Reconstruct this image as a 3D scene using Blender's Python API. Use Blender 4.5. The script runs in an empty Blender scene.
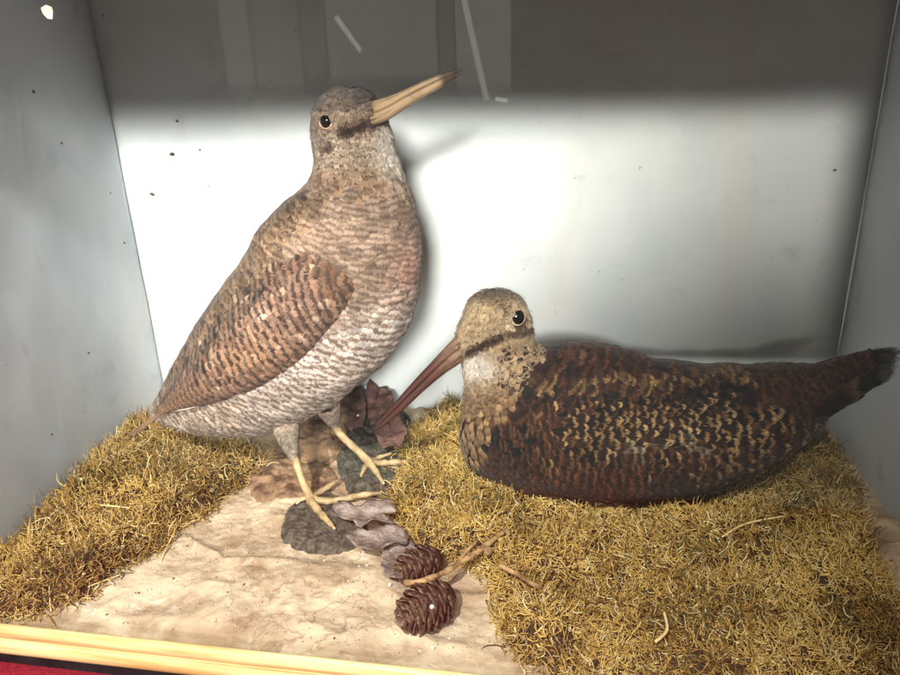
import bpy, math, random
import numpy as np
from mathutils import Vector, Matrix
from mathutils.bvhtree import BVHTree
from mathutils import noise as mn

rng = np.random.default_rng(11)
random.seed(11)
scene = bpy.context.scene
COL = scene.collection

# ------------------------------------------------------------------ camera
F = 680.0
CAM = np.array((0.0, 0.0, 0.27))
def cam_basis(p=20, yaw=10, roll=2):
    p, yw, r = [math.radians(a) for a in (p, yaw, roll)]
    fw = np.array((-math.sin(yw)*math.cos(p), math.cos(yw)*math.cos(p), -math.sin(p)))
    rt = np.array((math.cos(yw), math.sin(yw), 0.0))
    up = np.cross(rt, fw)
    c, s = math.cos(r), math.sin(r)
    return c*rt - s*up, s*rt + c*up, fw
RT, UP, FW = cam_basis()
def ray(x, y):
    return FW + (x-450)/F*RT + (337.5-y)/F*UP
def at_y(x, y, Y):                      # point of the photo on the upright plane y = Y
    d = ray(x, y); return CAM + d*(Y-CAM[1])/d[1]
def at_z(x, y, z=0.0):                  # point of the photo on the level plane z
    d = ray(x, y); return CAM + d*(z-CAM[2])/d[2]
def at_x(x, y, X):
    d = ray(x, y); return CAM + d*(X-CAM[0])/d[0]
def proj(P):
    d = np.asarray(P) - CAM
    w = d @ FW
    return np.stack([450 + F*(d@RT)/w, 337.5 - F*(d@UP)/w], -1)

cd = bpy.data.cameras.new('camera'); cam = bpy.data.objects.new('camera', cd); COL.objects.link(cam)
M = Matrix.Identity(4)
for i in range(3):
    M[i][0], M[i][1], M[i][2], M[i][3] = RT[i], UP[i], -FW[i], CAM[i]
cam.matrix_world = M
cd.sensor_width = 36; cd.lens = F/900*36; cd.clip_start = 0.01; cd.clip_end = 50
scene.camera = cam

# ------------------------------------------------------------------ helpers
def lin(c):
    c = np.asarray(c, float)/255.0
    return np.where(c <= .04045, c/12.92, ((c+.055)/1.055)**2.4)
def L4(c, a=1.0):
    return (*lin(c), a)

def tag(o, label=None, cat=None, group=None, kind=None):
    if label: o['label'] = label
    if cat: o['category'] = cat
    if group: o['group'] = group
    if kind: o['kind'] = kind
    return o
def empty(name, loc, label, cat, group=None):
    o = bpy.data.objects.new(name, None); COL.objects.link(o); o.location = loc
    o.empty_display_size = .02
    return tag(o, label, cat, group)
def mesh_obj(name, verts, faces, mat, parent=None, smooth=True):
    me = bpy.data.meshes.new(name)
    me.from_pydata([tuple(map(float, v)) for v in verts], [], faces)
    me.update()
    return link(name, me, mat, parent, smooth)
def link(name, me, mat, parent=None, smooth=True):
    if smooth: me.polygons.foreach_set('use_smooth', [True]*len(me.polygons))
    if mat: me.materials.append(mat)
    o = bpy.data.objects.new(name, me); COL.objects.link(o)
    if parent:
        o.parent = parent
        r = parent; off = Vector((0, 0, 0))
        while r: off += r.location; r = r.parent
        me.transform(Matrix.Translation(-off))
    return o
def quad_mesh(name, V, Q, mat, parent=None, smooth=True, attrs=None, uv=None):
    """big quad mesh from numpy arrays; attrs = {name: Nx4 colours}"""
    V = np.ascontiguousarray(V, np.float32); Q = np.ascontiguousarray(Q, np.int32)
    me = bpy.data.meshes.new(name)
    me.vertices.add(len(V)); me.vertices.foreach_set('co', V.ravel())
    k = Q.shape[1]
    me.loops.add(Q.size); me.loops.foreach_set('vertex_index', Q.ravel())
    me.polygons.add(len(Q))
    me.polygons.foreach_set('loop_start', np.arange(0, Q.size, k, dtype=np.int32))
    me.polygons.foreach_set('loop_total', np.full(len(Q), k, np.int32))
    me.update(calc_edges=True)
    for n, A in (attrs or {}).items():
        a = me.attributes.new(n, 'FLOAT_COLOR', 'POINT')
        a.data.foreach_set('color', np.ascontiguousarray(A, np.float32).ravel())
    if uv is not None:
        l = me.uv_layers.new(name='UVMap')
        l.data.foreach_set('uv', np.ascontiguousarray(uv[Q.ravel()], np.float32).ravel())
    me.validate()
    return link(name, me, mat, parent, smooth)
def grid_faces(n, m, close=False):
    f = []
    for i in range(n-1):
        for j in range(m if close else m-1):
            k = (j+1) % m
            f.append((i*m+j, i*m+k, (i+1)*m+k, (i+1)*m+j))
    return f
def cr(P, n):
    """Catmull-Rom resample of the rows of P, n steps to a segment"""
    P = np.asarray(P, float); out = []
    N = len(P)
    for i in range(N-1):
        p0, p1, p2, p3 = P[max(i-1, 0)], P[i], P[i+1], P[min(i+2, N-1)]
        for k in range(n):
            t = k/n
            out.append(.5*((2*p1)+(-p0+p2)*t+(2*p0-5*p1+4*p2-p3)*t*t+(-p0+3*p1-3*p2+p3)*t**3))
    out.append(P[-1]); return np.array(out)
def nz(x, y, z=0): return mn.noise(Vector((float(x), float(y), float(z))))
def fbm(x, y, z=0, o=4): return sum(nz(x*2**i, y*2**i, z+7*i)/2**i for i in range(o))
def box(x0, x1, y0, y1, z0, z1):
    v = [(x, y, z) for x in (x0, x1) for y in (y0, y1) for z in (z0, z1)]
    f = [(0, 1, 3, 2), (4, 6, 7, 5), (0, 4, 5, 1), (2, 3, 7, 6), (0, 2, 6, 4), (1, 5, 7, 3)]
    return v, f
def tube(pts, radii, sides=8, jitter=0):
    pts = np.asarray(pts, float); V = []; n = len(pts)
    up = np.array((0.13, .31, .94))
    for i in range(n):
        t = pts[min(i+1, n-1)]-pts[max(i-1, 0)]; t /= np.linalg.norm(t)+1e-12
        a = np.cross(t, up); a /= np.linalg.norm(a)+1e-9; b = np.cross(t, a)
        for k in range(sides):
            g = 2*math.pi*k/sides
            r = radii[i]*(1+jitter*(random.random()-.5))
            V.append(pts[i]+r*(math.cos(g)*a+math.sin(g)*b))
    fc = grid_faces(n, sides, True)
    fc.append(tuple(range(sides))[::-1]); fc.append(tuple((n-1)*sides+k for k in range(sides)))
    return V, fc
def join(parts):
    V = []; Fc = []
    for v, f in parts:
        o = len(V); V += list(v); Fc += [tuple(i+o for i in q) for q in f]
    return V, Fc

# ------------------------------------------------------------------ materials
class NT:
    def __init__(s, name):
        s.m = bpy.data.materials.new(name); s.m.use_nodes = True
        s.t = s.m.node_tree; s.t.nodes.clear()
        s.out = s.n('ShaderNodeOutputMaterial')
    def n(s, typ, **kw):
        nd = s.t.nodes.new(typ)
        for k, v in kw.items():
            if k.startswith('i_'):
                nd.inputs[k[2:].replace('_', ' ')].default_value = v
            else: setattr(nd, k, v)
        return nd
    def l(s, a, b): s.t.links.new(a, b)
    def setin(s, sock, v):
        if isinstance(v, bpy.types.NodeSocket): s.l(v, sock)
        else: sock.default_value = v
    def math(s, op, a, b=0.0, c=None):
        nd = s.n('ShaderNodeMath', operation=op)
        s.setin(nd.inputs[0], a); s.setin(nd.inputs[1], b)
        if c is not None: s.setin(nd.inputs[2], c)
        return nd.outputs[0]
    def sstep(s, v, lo, hi, a=0.0, b=1.0):
        nd = s.n('ShaderNodeMapRange', interpolation_type='SMOOTHSTEP')
        s.setin(nd.inputs[0], v); nd.inputs[1].default_value = lo; nd.inputs[2].default_value = hi
        nd.inputs[3].default_value = a; nd.inputs[4].default_value = b
        return nd.outputs[0]
    def mix(s, f, a, b, bt='MIX'):
        nd = s.n('ShaderNodeMix', data_type='RGBA', blend_type=bt)
        s.setin(nd.inputs[0], f); s.setin(nd.inputs[6], a); s.setin(nd.inputs[7], b)
        return nd.outputs[2]
    def noise(s, vec=None, scale=5, detail=4, rough=.55, dist=0, dim='3D'):
        nd = s.n('ShaderNodeTexNoise', noise_dimensions=dim)
        nd.inputs['Scale'].default_value = scale; nd.inputs['Detail'].default_value = detail
        nd.inputs['Roughness'].default_value = rough; nd.inputs['Distortion'].default_value = dist
        if vec is not None: s.l(vec, nd.inputs['Vector'])
        return nd.outputs[0]
    def pos(s): return s.n('ShaderNodeNewGeometry').outputs['Position']
    def mapping(s, vec, scale=(1, 1, 1), rot=(0, 0, 0)):
        nd = s.n('ShaderNodeMapping'); s.l(vec, nd.inputs[0])
        nd.inputs['Scale'].default_value = scale; nd.inputs['Rotation'].default_value = rot
        return nd.outputs[0]
    def bsdf(s, col, rough=.7, bump=None, bs=.3, bd=.001, spec=.3, sheen=0):
        b = s.n('ShaderNodeBsdfPrincipled')
        s.setin(b.inputs['Base Color'], col); s.setin(b.inputs['Roughness'], rough)
        b.inputs['Specular IOR Level'].default_value = spec
        if sheen:
            b.inputs['Sheen Weight'].default_value = sheen
        if bump is not None:
            bp = s.n('ShaderNodeBump'); bp.inputs['Strength'].default_value = bs; bp.inputs['Distance'].default_value = bd
            s.l(bump, bp.inputs['Height']); s.l(bp.outputs[0], b.inputs['Normal'])
        s.l(b.outputs[0], s.out.inputs[0]); return b

def mat_plumage():
    t = NT('plumage')
    uvn = t.n('ShaderNodeUVMap', uv_map='UVMap')
    sp = t.n('ShaderNodeSeparateXYZ'); t.l(uvn.outputs[0], sp.inputs[0])
    u, v = sp.outputs[0], sp.outputs[1]
    A = t.n('ShaderNodeAttribute', attribute_name='colA')
    B = t.n('ShaderNodeAttribute', attribute_name='colB')
    C = t.n('ShaderNodeAttribute', attribute_name='colC')
    R = t.n('ShaderNodeAttribute', attribute_name='rnd')
    rs = t.n('ShaderNodeSeparateColor'); t.l(R.outputs['Color'], rs.inputs[0])
    au = t.math('ABSOLUTE', t.math('MULTIPLY_ADD', u, 2.0, -1.0))
    # barb direction: slants from the shaft to the tip
    w = t.math('ADD', v, t.math('MULTIPLY', au, -.45))
    cb = t.n('ShaderNodeCombineXYZ')
    t.l(t.math('MULTIPLY', w, 26.0), cb.inputs[0]); t.l(t.math('MULTIPLY', u, 3.0), cb.inputs[1])
    t.l(t.math('MULTIPLY', rs.outputs[0], 50.0), cb.inputs[2])
    barb = t.noise(cb.outputs[0], 1.0, 3, .6)
    cb2 = t.n('ShaderNodeCombineXYZ')
    t.l(t.math('MULTIPLY', v, 4.0), cb2.inputs[0]); t.l(t.math('MULTIPLY', u, 4.0), cb2.inputs[1])
    t.l(t.math('MULTIPLY', rs.outputs[0], 90.0), cb2.inputs[2])
    blot = t.noise(cb2.outputs[0], 1.0, 3, .6)
    # bars
    ph = t.math('ADD', t.math('MULTIPLY', v, t.math('MULTIPLY', A.outputs['Alpha'], 62.83)),
                t.math('MULTIPLY', t.math('SUBTRACT', blot, .5), 5.0))
    ph = t.math('ADD', ph, t.math('MULTIPLY', au, -1.1))
    ph = t.math('ADD', ph, t.math('MULTIPLY', rs.outputs[1], 2.5))
    bar = t.sstep(t.math('SINE', ph), -.35, .55)
    bar = t.math('MULTIPLY', bar, B.outputs['Alpha'])
    col = t.mix(bar, A.outputs['Color'], B.outputs['Color'])
    tipm = t.math('MAXIMUM', v, t.math('MULTIPLY', t.math('POWER', au, 1.6), R.outputs['Alpha']))
    tipm = t.math('ADD', tipm, t.math('MULTIPLY', t.math('SUBTRACT', blot, .5), .35))
    tip = t.math('MULTIPLY', t.sstep(tipm, .70, .87), C.outputs['Alpha'])
    col = t.mix(tip, col, C.outputs['Color'])
    sh = t.sstep(au, .03, .10, .75, 1.0)
    br = t.math('MULTIPLY', t.math('MULTIPLY_ADD', barb, 1.5, .25), sh)
    br = t.math('MULTIPLY', br, t.math('MULTIPLY_ADD', rs.outputs[2], .60, .68))
    vm = t.n('ShaderNodeVectorMath', operation='SCALE'); t.l(col, vm.inputs[0]); t.l(br, vm.inputs['Scale'])
    b = t.bsdf(vm.outputs[0], .72, barb, .6, .0006, .18, .08)
    # frayed edge: single barbs end at different lengths
    cb3 = t.n('ShaderNodeCombineXYZ')
    t.l(t.math('MULTIPLY', w, 44.0), cb3.inputs[0]); t.l(t.math('MULTIPLY', u, 7.0), cb3.inputs[1]); t.l(t.math('MULTIPLY', rs.outputs[0], 130.0), cb3.inputs[2])
    fr = t.noise(cb3.outputs[0], 1.0, 2, .7)
    fr = t.sstep(fr, .28, .72)
    edge = t.math('MAXIMUM', t.math('POWER', v, 3.6), t.math('POWER', au, 2.6))
    al = t.math('GREATER_THAN', t.math('MULTIPLY_ADD', fr, .85, .22), edge)
    t.l(al, b.inputs['Alpha'])
    return t.m
MPLUM = mat_plumage()

def mat_simple(name, c1, c2, scale, rough=.7, bump=.3, bd=.001, spec=.3, detail=5, stretch=(1, 1, 1), lo=.35, hi=.65, bscale=None):
    t = NT(name)
    p = t.mapping(t.pos(), stretch)
    n1 = t.noise(p, scale, detail, .6)
    col = t.mix(t.sstep(n1, lo, hi), L4(c1), L4(c2))
    n2 = t.noise(p, bscale or scale*3, 5, .6)
    t.bsdf(col, rough, n2, bump, bd, spec)
    return t.m
M_UNDER = mat_simple('down_under', (96, 70, 52), (140, 110, 86), 160, .9, .5)
M_UNDER2 = mat_simple('dark_down_under', (48, 27, 19), (80, 52, 34), 160, .9, .5)
M_LEG = mat_simple('leg_skin', (142, 118, 82), (190, 164, 124), 130, .55, .6, .0006)
M_PIN = mat_simple('thigh_down', (150, 122, 98), (205, 182, 156), 300, .9, .8)
M_CONE = mat_simple('cone_scale', (66, 46, 36), (132, 102, 82), 420, .6, .5, .0006, .35)
M_CONEC = mat_simple('cone_core', (36, 20, 15), (54, 32, 24), 150, .8)
M_TWIG = mat_simple('twig_bark', (112, 82, 54), (176, 142, 100), 140, .8, .8, .001)
M_LEAF = mat_simple('dead_leaf', (104, 88, 80), (160, 144, 134), 110, .6, .9, .0015, bscale=500)
M_LEAFR = mat_simple('red_dead_leaf', (70, 46, 40), (122, 90, 80), 110, .6, .9, .0015, bscale=500)
M_STONE = mat_simple('dark_bark', (52, 48, 40), (112, 104, 90), 220, .85, 1.0, .0025, .3, 6, lo=.3, hi=.75, bscale=400)
M_WOODB = mat_simple('brown_bark', (88, 66, 50), (160, 128, 98), 70, .85, .8, .002, stretch=(1, 1, 2))
M_MAT = mat_simple('moss_bed', (56, 42, 18), (112, 88, 40), 120, .95, 1.0, .002)
M_BEAD = mat_simple('pale_wood', (176, 138, 84), (214, 184, 132), 14, .42, .15, .0005, .4, stretch=(.6, 14, 14))
M_BLACK = mat_simple('black_paint', (14, 14, 16), (30, 30, 32), 40, .5, .3)
M_CLOTH = mat_simple('red_cloth', (104, 8, 26), (140, 18, 38), 500, .9, .6)
M_TOP = mat_simple('inside_top', (120, 118, 112), (140, 138, 130), 20, .9)
M_SPECK = mat_simple('speck', (70, 50, 44), (120, 90, 78), 400, .9)
M_FLAKE = mat_simple('paint_flake', (150, 132, 112), (176, 158, 136), 200, .8)
M_SEED = mat_simple('dust_grain', (226, 216, 190), (245, 238, 220), 200, .8)

def mat_wall(name, c1, c2, warm):
    t = NT(name); p = t.pos()
    n1 = t.noise(p, 7, 5, .6, .4)
    n2 = t.noise(t.mapping(p, (9, 9, 2.2), (.3, .2, .4)), 2.0, 4, .6)
    col = t.mix(t.sstep(n1, .35, .68), L4(c1), L4(c2))
    col = t.mix(t.math('MULTIPLY', t.sstep(n2, .52, .72), .6), col, L4(warm))
    n4 = t.noise(p, 26, 6, .65, .6)
    col = t.mix(t.math('MULTIPLY', t.sstep(n4, .56, .72), .35), col, L4(tuple(int(q*.84) for q in c1)))
    sp = t.noise(p, 210, 2, .5)
    col = t.mix(t.math('MULTIPLY', t.sstep(sp, .74, .80), .5), col, L4((96, 84, 72)))
    rid = t.noise(t.mapping(p, (1, 1, .35), (.2, .1, .3)), 14, 2, .5, .6)
    rid = t.math('SUBTRACT', 1.0, t.math('MULTIPLY', t.math('ABSOLUTE', t.math('SUBTRACT', rid, .5)), 9.0))
    rid = t.math('MAXIMUM', rid, 0.0)
    h = t.math('ADD', t.math('MULTIPLY', rid, .5), t.math('MULTIPLY', t.noise(p, 60, 4, .6), .5))
    t.bsdf(col, .8, h, .22, .0016, .25)
    return t.m
M_WALL = mat_wall('grey_paper', (202, 208, 214), (216, 220, 224), (222, 221, 219))
M_BACK = mat_wall('pale_paper', (196, 200, 198), (212, 214, 210), (206, 200, 190))

def mat_ground():
    t = NT('ground_paper'); p = t.pos()
    n1 = t.noise(p, 22, 6, .62, .5); n2 = t.noise(p, 70, 5, .65, .8); n3 = t.noise(p, 9, 3, .5)
    col = t.mix(t.sstep(n1, .32, .68), L4((148, 124, 98)), L4((204, 184, 156)))
    col = t.mix(t.math('MULTIPLY', t.sstep(n2, .55, .75), .55), col, L4((228, 218, 200)))
    rid = t.math('ABSOLUTE', t.math('SUBTRACT', t.noise(t.mapping(p, (1, 1.7, 1), (0, 0, .5)), 26, 3, .55, 1.0), .5))
    rid = t.sstep(rid, .0, .035, 1, 0)
    col = t.mix(t.math('MULTIPLY', rid, t.sstep(n3, .45, .6, .0, .55)), col, L4((128, 100, 76)))
    sp = t.noise(p, 420, 2, .5)
    col = t.mix(t.math('MULTIPLY', t.sstep(sp, .72, .78), .6), col, L4((84, 62, 44)))
    h = t.math('ADD', n2, t.math('MULTIPLY', t.noise(p, 500, 3, .6), .35))
    t.bsdf(col, .85, h, .55, .0022, .2)
    return t.m
M_GROUND = mat_ground()

def mat_strand():
    t = NT('moss_strand')
    A = t.n('ShaderNodeAttribute', attribute_name='colA')
    n = t.noise(t.pos(), 600, 2, .5)
    vm = t.n('ShaderNodeVectorMath', operation='SCALE'); t.l(A.outputs['Color'], vm.inputs[0])
    t.l(t.math('MULTIPLY_ADD', n, .7, .65), vm.inputs['Scale'])
    t.bsdf(vm.outputs[0], .75, None, spec=.25)
    return t.m
M_STRAND = mat_strand()

def mat_bill(name, cbase, cmid, ctip, tip0, tip1, b0=.0, b1=.3):
    t = NT(name)
    A = t.n('ShaderNodeAttribute', attribute_name='along')
    v = A.outputs['Fac']
    n = t.noise(t.mapping(t.pos(), (1, 1, 1)), 150, 4, .6)
    vv = t.math('ADD', v, t.math('MULTIPLY', t.math('SUBTRACT', n, .5), .12))
    col = t.mix(t.sstep(vv, b0, b1), L4(cbase), L4(cmid))
    col = t.mix(t.sstep(vv, tip0, tip1), col, L4(ctip))
    A2 = t.n('ShaderNodeAttribute', attribute_name='around')
    cb = t.n('ShaderNodeCombineXYZ'); t.l(t.math('MULTIPLY', A2.outputs['Fac'], 15.0), cb.inputs[0]); t.l(t.math('MULTIPLY', v, 2.2), cb.inputs[1])
    n2 = t.noise(cb.outputs[0], 1.0, 4, .6)
    col = t.mix(t.math('MULTIPLY', t.sstep(n2, .47, .66), .75), col, L4(tuple(int(x*.52) for x in cmid)))
    col = t.mix(t.math('MULTIPLY', t.sstep(n, .5, .7), .35), col, L4(tuple(int(x*.6) for x in cmid)))
    t.bsdf(col, .45, n2, .35, .0008, .45)
    return t.m
M_BILL1 = mat_bill('pale_bill', (120, 96, 70), (140, 116, 88), (38, 22, 16), .70, .80)
M_BILL2 = mat_bill('dark_bill', (112, 86, 66), (66, 36, 29), (44, 28, 25), .85, .99, .05, .45)
def mat_eye():
    t = NT('glass_eye'); b = t.bsdf((.004, .003, .003, 1), .04, None, spec=.6); return t.m
M_EYE = mat_eye()
M_LID = mat_simple('eyelid', (140, 114, 86), (190, 166, 134), 400, .8)

def mat_glass():
    t = NT('pane_glass')
    tr = t.n('ShaderNodeBsdfTransparent'); tr.inputs[0].default_value = (.985, .99, .985, 1)
    gl = t.n('ShaderNodeBsdfGlossy'); gl.inputs['Roughness'].default_value = .015
    fr = t.n('ShaderNodeFresnel'); bf = t.n('ShaderNodeNewGeometry').outputs['Backfacing']
    t.l(t.math('MULTIPLY_ADD', bf, 1/1.5-1.5, 1.5), fr.inputs[0])
    mx = t.n('ShaderNodeMixShader'); t.l(fr.outputs[0], mx.inputs[0])
    t.l(tr.outputs[0], mx.inputs[1]); t.l(gl.outputs[0], mx.inputs[2]); t.l(mx.outputs[0], t.out.inputs[0])
    return t.m
M_GLASS = mat_glass()

# ------------------------------------------------------------------ the case
YF, YB, XR = .255, .54, .213
HT = .375
case = empty('display_case', (-.07, .4, 0), 'glass fronted wooden display case papered pale grey inside, holding both stuffed birds', 'display case')
def wavy_panel(name, f, nu, nv, mat, thick):
    """a papered panel; f(u,v) gives the inner face, thick is the vector to its back"""
    V = []
    for i in range(nu+1):
        for j in range(nv+1):
            V.append(f(i/nu, j/nv))
    n0 = len(V); m = nv+1
    V += [p+thick for p in V]
    q = []
    for i in range(nu):
        for j in range(nv):
            a = (i*m+j, (i+1)*m+j, (i+1)*m+j+1, i*m+j+1); q.append(a)
            q.append(tuple(k+n0 for k in a[::-1]))
    rim = [i*m for i in range(nu+1)] + [nu*m+j for j in range(1, m)] + [i*m+nv for i in range(nu-1, -1, -1)] + [j for j in range(nv-1, 0, -1)]
    for k in range(len(rim)):
        a, b = rim[k], rim[(k+1) % len(rim)]
        q.append((a, a+n0, b+n0, b))
    return mesh_obj(name, V, q, mat, case)
XL0, XL1 = -.345, -.374
def back_f(u, v):
    x, z = XL1-.004+(XR+.004-XL1)*u, -.012+(HT+.012)*v
    return np.array((x, YB-.0012*fbm(x*9, z*9, 2), z))
def left_f(u, v):
    y, z = YF+(YB-.0015-YF)*u, -.012+(HT+.012)*v
    return np.array((XL0+(XL1-XL0)*u+.0018*fbm(y*8, z*7, 5), y, z))
def right_f(u, v):
    y, z = YF+(YB-.0015-YF)*u, -.012+(HT+.012)*v
    return np.array((XR-.0014*fbm(y*8, z*7, 9), y, z))
wavy_panel('back_panel', back_f, 60, 36, M_BACK, np.array((0, .012, 0)))
wavy_panel('side_panel', left_f, 36, 36, M_WALL, np.array((-.012, 0, 0)))
wavy_panel('side_panel', right_f, 36, 36, M_WALL, np.array((.012, 0, 0)))
v, f = box(XL1-.014, XR+.014, .247, YB+.014, HT+.0015, HT+.0145); mesh_obj('top_panel', v, f, M_TOP, case, False)
v, f = box(XL1-.014, XR+.014, .2518, YB+.014, -.0186, -.0125); mesh_obj('base_board', v, f, M_BLACK, case, False)
v, f = box(-.346, XR+.002, .2505, .2530, -.012, HT+.001); mesh_obj('glass_pane', v, f, M_GLASS, case, False)
v, f = box(XL1-.014, XR+.014, .2440, .2500, .325, HT+.012); mesh_obj('top_rail', v, f, M_BLACK, case, False)
# bead moulding along the foot of the glass (rounded, two reeds)
prof = [(.2500, -.0135), (.2500, .0050)]
for k in range(11):
    a = math.pi*(.42+.74*k/10); prof.append((.2488+.0030*math.cos(a), .0012+.0042*math.sin(a)))
for k in range(4):
    a = math.pi*(.5+.5*k/3); prof.append((.2474+.0006*math.cos(a), -.0036+.0006*math.sin(a)))
for k in range(13):
    a = math.pi*(.52+.90*k/12); prof.append((.2484+.0036*math.cos(a), -.0086+.0048*math.sin(a)))
def extrude_x(prof, x0, x1, nx=40, jit=.0002):
    V = []; n = len(prof)
    for i in range(nx+1):
        x = x0+(x1-x0)*i/nx
        for (y, z) in prof:
            V.append((x, y+jit*nz(x*30, y*200, 1), z+jit*nz(x*30, z*200, 4)))
    fc = grid_faces(nx+1, n, True); fc.append(tuple(range(n))[::-1]); fc.append(tuple(nx*n+k for k in range(n)))
    return V, fc
v, f = extrude_x(prof, -.40, .26); mesh_obj('bead_moulding', v, f, M_BEAD, case)
v, f = box(-.39, .24, .2466, .2515, -.0190, -.0138); mesh_obj('plinth', v, f, M_BLACK, case, False)
# red cloth under the case
V = []; nx, ny = 60, 40
for i in range(nx+1):
    for j in range(ny+1):
        x, y = -.6+1.1*i/nx, .05+.65*j/ny
        V.append((x, y, -.0202+.0010*fbm(x*14, y*14, 3)))
cl = mesh_obj('red_cloth', V, grid_faces(nx+1, ny+1), M_CLOTH)
tag(cl, 'dark red cloth spread beneath the display case', 'cloth')

# ------------------------------------------------------------------ the ground inside
def smooth(a, b, x):
    t = min(max((x-a)/(b-a), 0), 1); return t*t*(3-2*t)
def gz(x, y):
    z = .0035*fbm(x*9, y*9, 1, 3)+.0009*fbm(x*60, y*60, 6, 3)
    r = 1-abs(fbm(x*16+.3*fbm(x*20, y*20, 3), y*22, 8, 2)); z += .0042*max(r-.72, 0)*4*.6
    z += .0007*abs(nz(x*150, y*150, 2))+.0005*nz(x*320, y*320, 5)
    z *= smooth(.255, .275, y)
    z += .003*smooth(.30, .44, y)*smooth(-.02, -.16, x)
    return z
V = []; nx, ny = 420, 230
for i in range(nx+1):
    for j in range(ny+1):
        x, y = -.372+.592*i/nx, .2535+.284*j/ny
        xl = XL0+(XL1-XL0)*(y-YF)/(YB-YF)+.001
        x = max(x, xl)
        V.append((x, y, gz(x, y)))
g = mesh_obj('ground', V, grid_faces(nx+1, ny+1), M_GROUND); tag(g, kind='structure')

# ------------------------------------------------------------------ moss
def pip(x, y, poly):
    c = False; n = len(poly); j = n-1
    for i in range(n):
        if (poly[i][1] > y) != (poly[j][1] > y) and x < (poly[j][0]-poly[i][0])*(y-poly[i][1])/(poly[j][1]-poly[i][1])+poly[i][0]: c = not c
        j = i
    return c
def dist_poly(x, y, poly):
    P = np.asarray(poly); Q = np.roll(P, -1, 0); d = Q-P
    t = np.clip(((x-P[:, 0])*d[:, 0]+(y-P[:, 1])*d[:, 1])/(d**2).sum(1), 0, 1)
    return float(np.min(np.hypot(x-P[:, 0]-t*d[:, 0], y-P[:, 1]-t*d[:, 1])))
LEFT_PX = [(100, 440), (140, 412), (200, 440), (262, 450), (258, 474), (232, 482), (205, 506), (172, 524), (158, 548), (118, 562), (88, 592), (40, 606), (0, 618), (-30, 622), (-60, 590), (-30, 545), (40, 490)]
RIGHT_PX = [(398, 455), (412, 425), (445, 405), (480, 402), (560, 402), (700, 410), (800, 425), (842, 440), (852, 470), (868, 520), (884, 566), (905, 600), (935, 690), (780, 716), (540, 700), (512, 650), (497, 606), (490, 572), (455, 556), (420, 545), (398, 522), (388, 494)]
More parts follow.
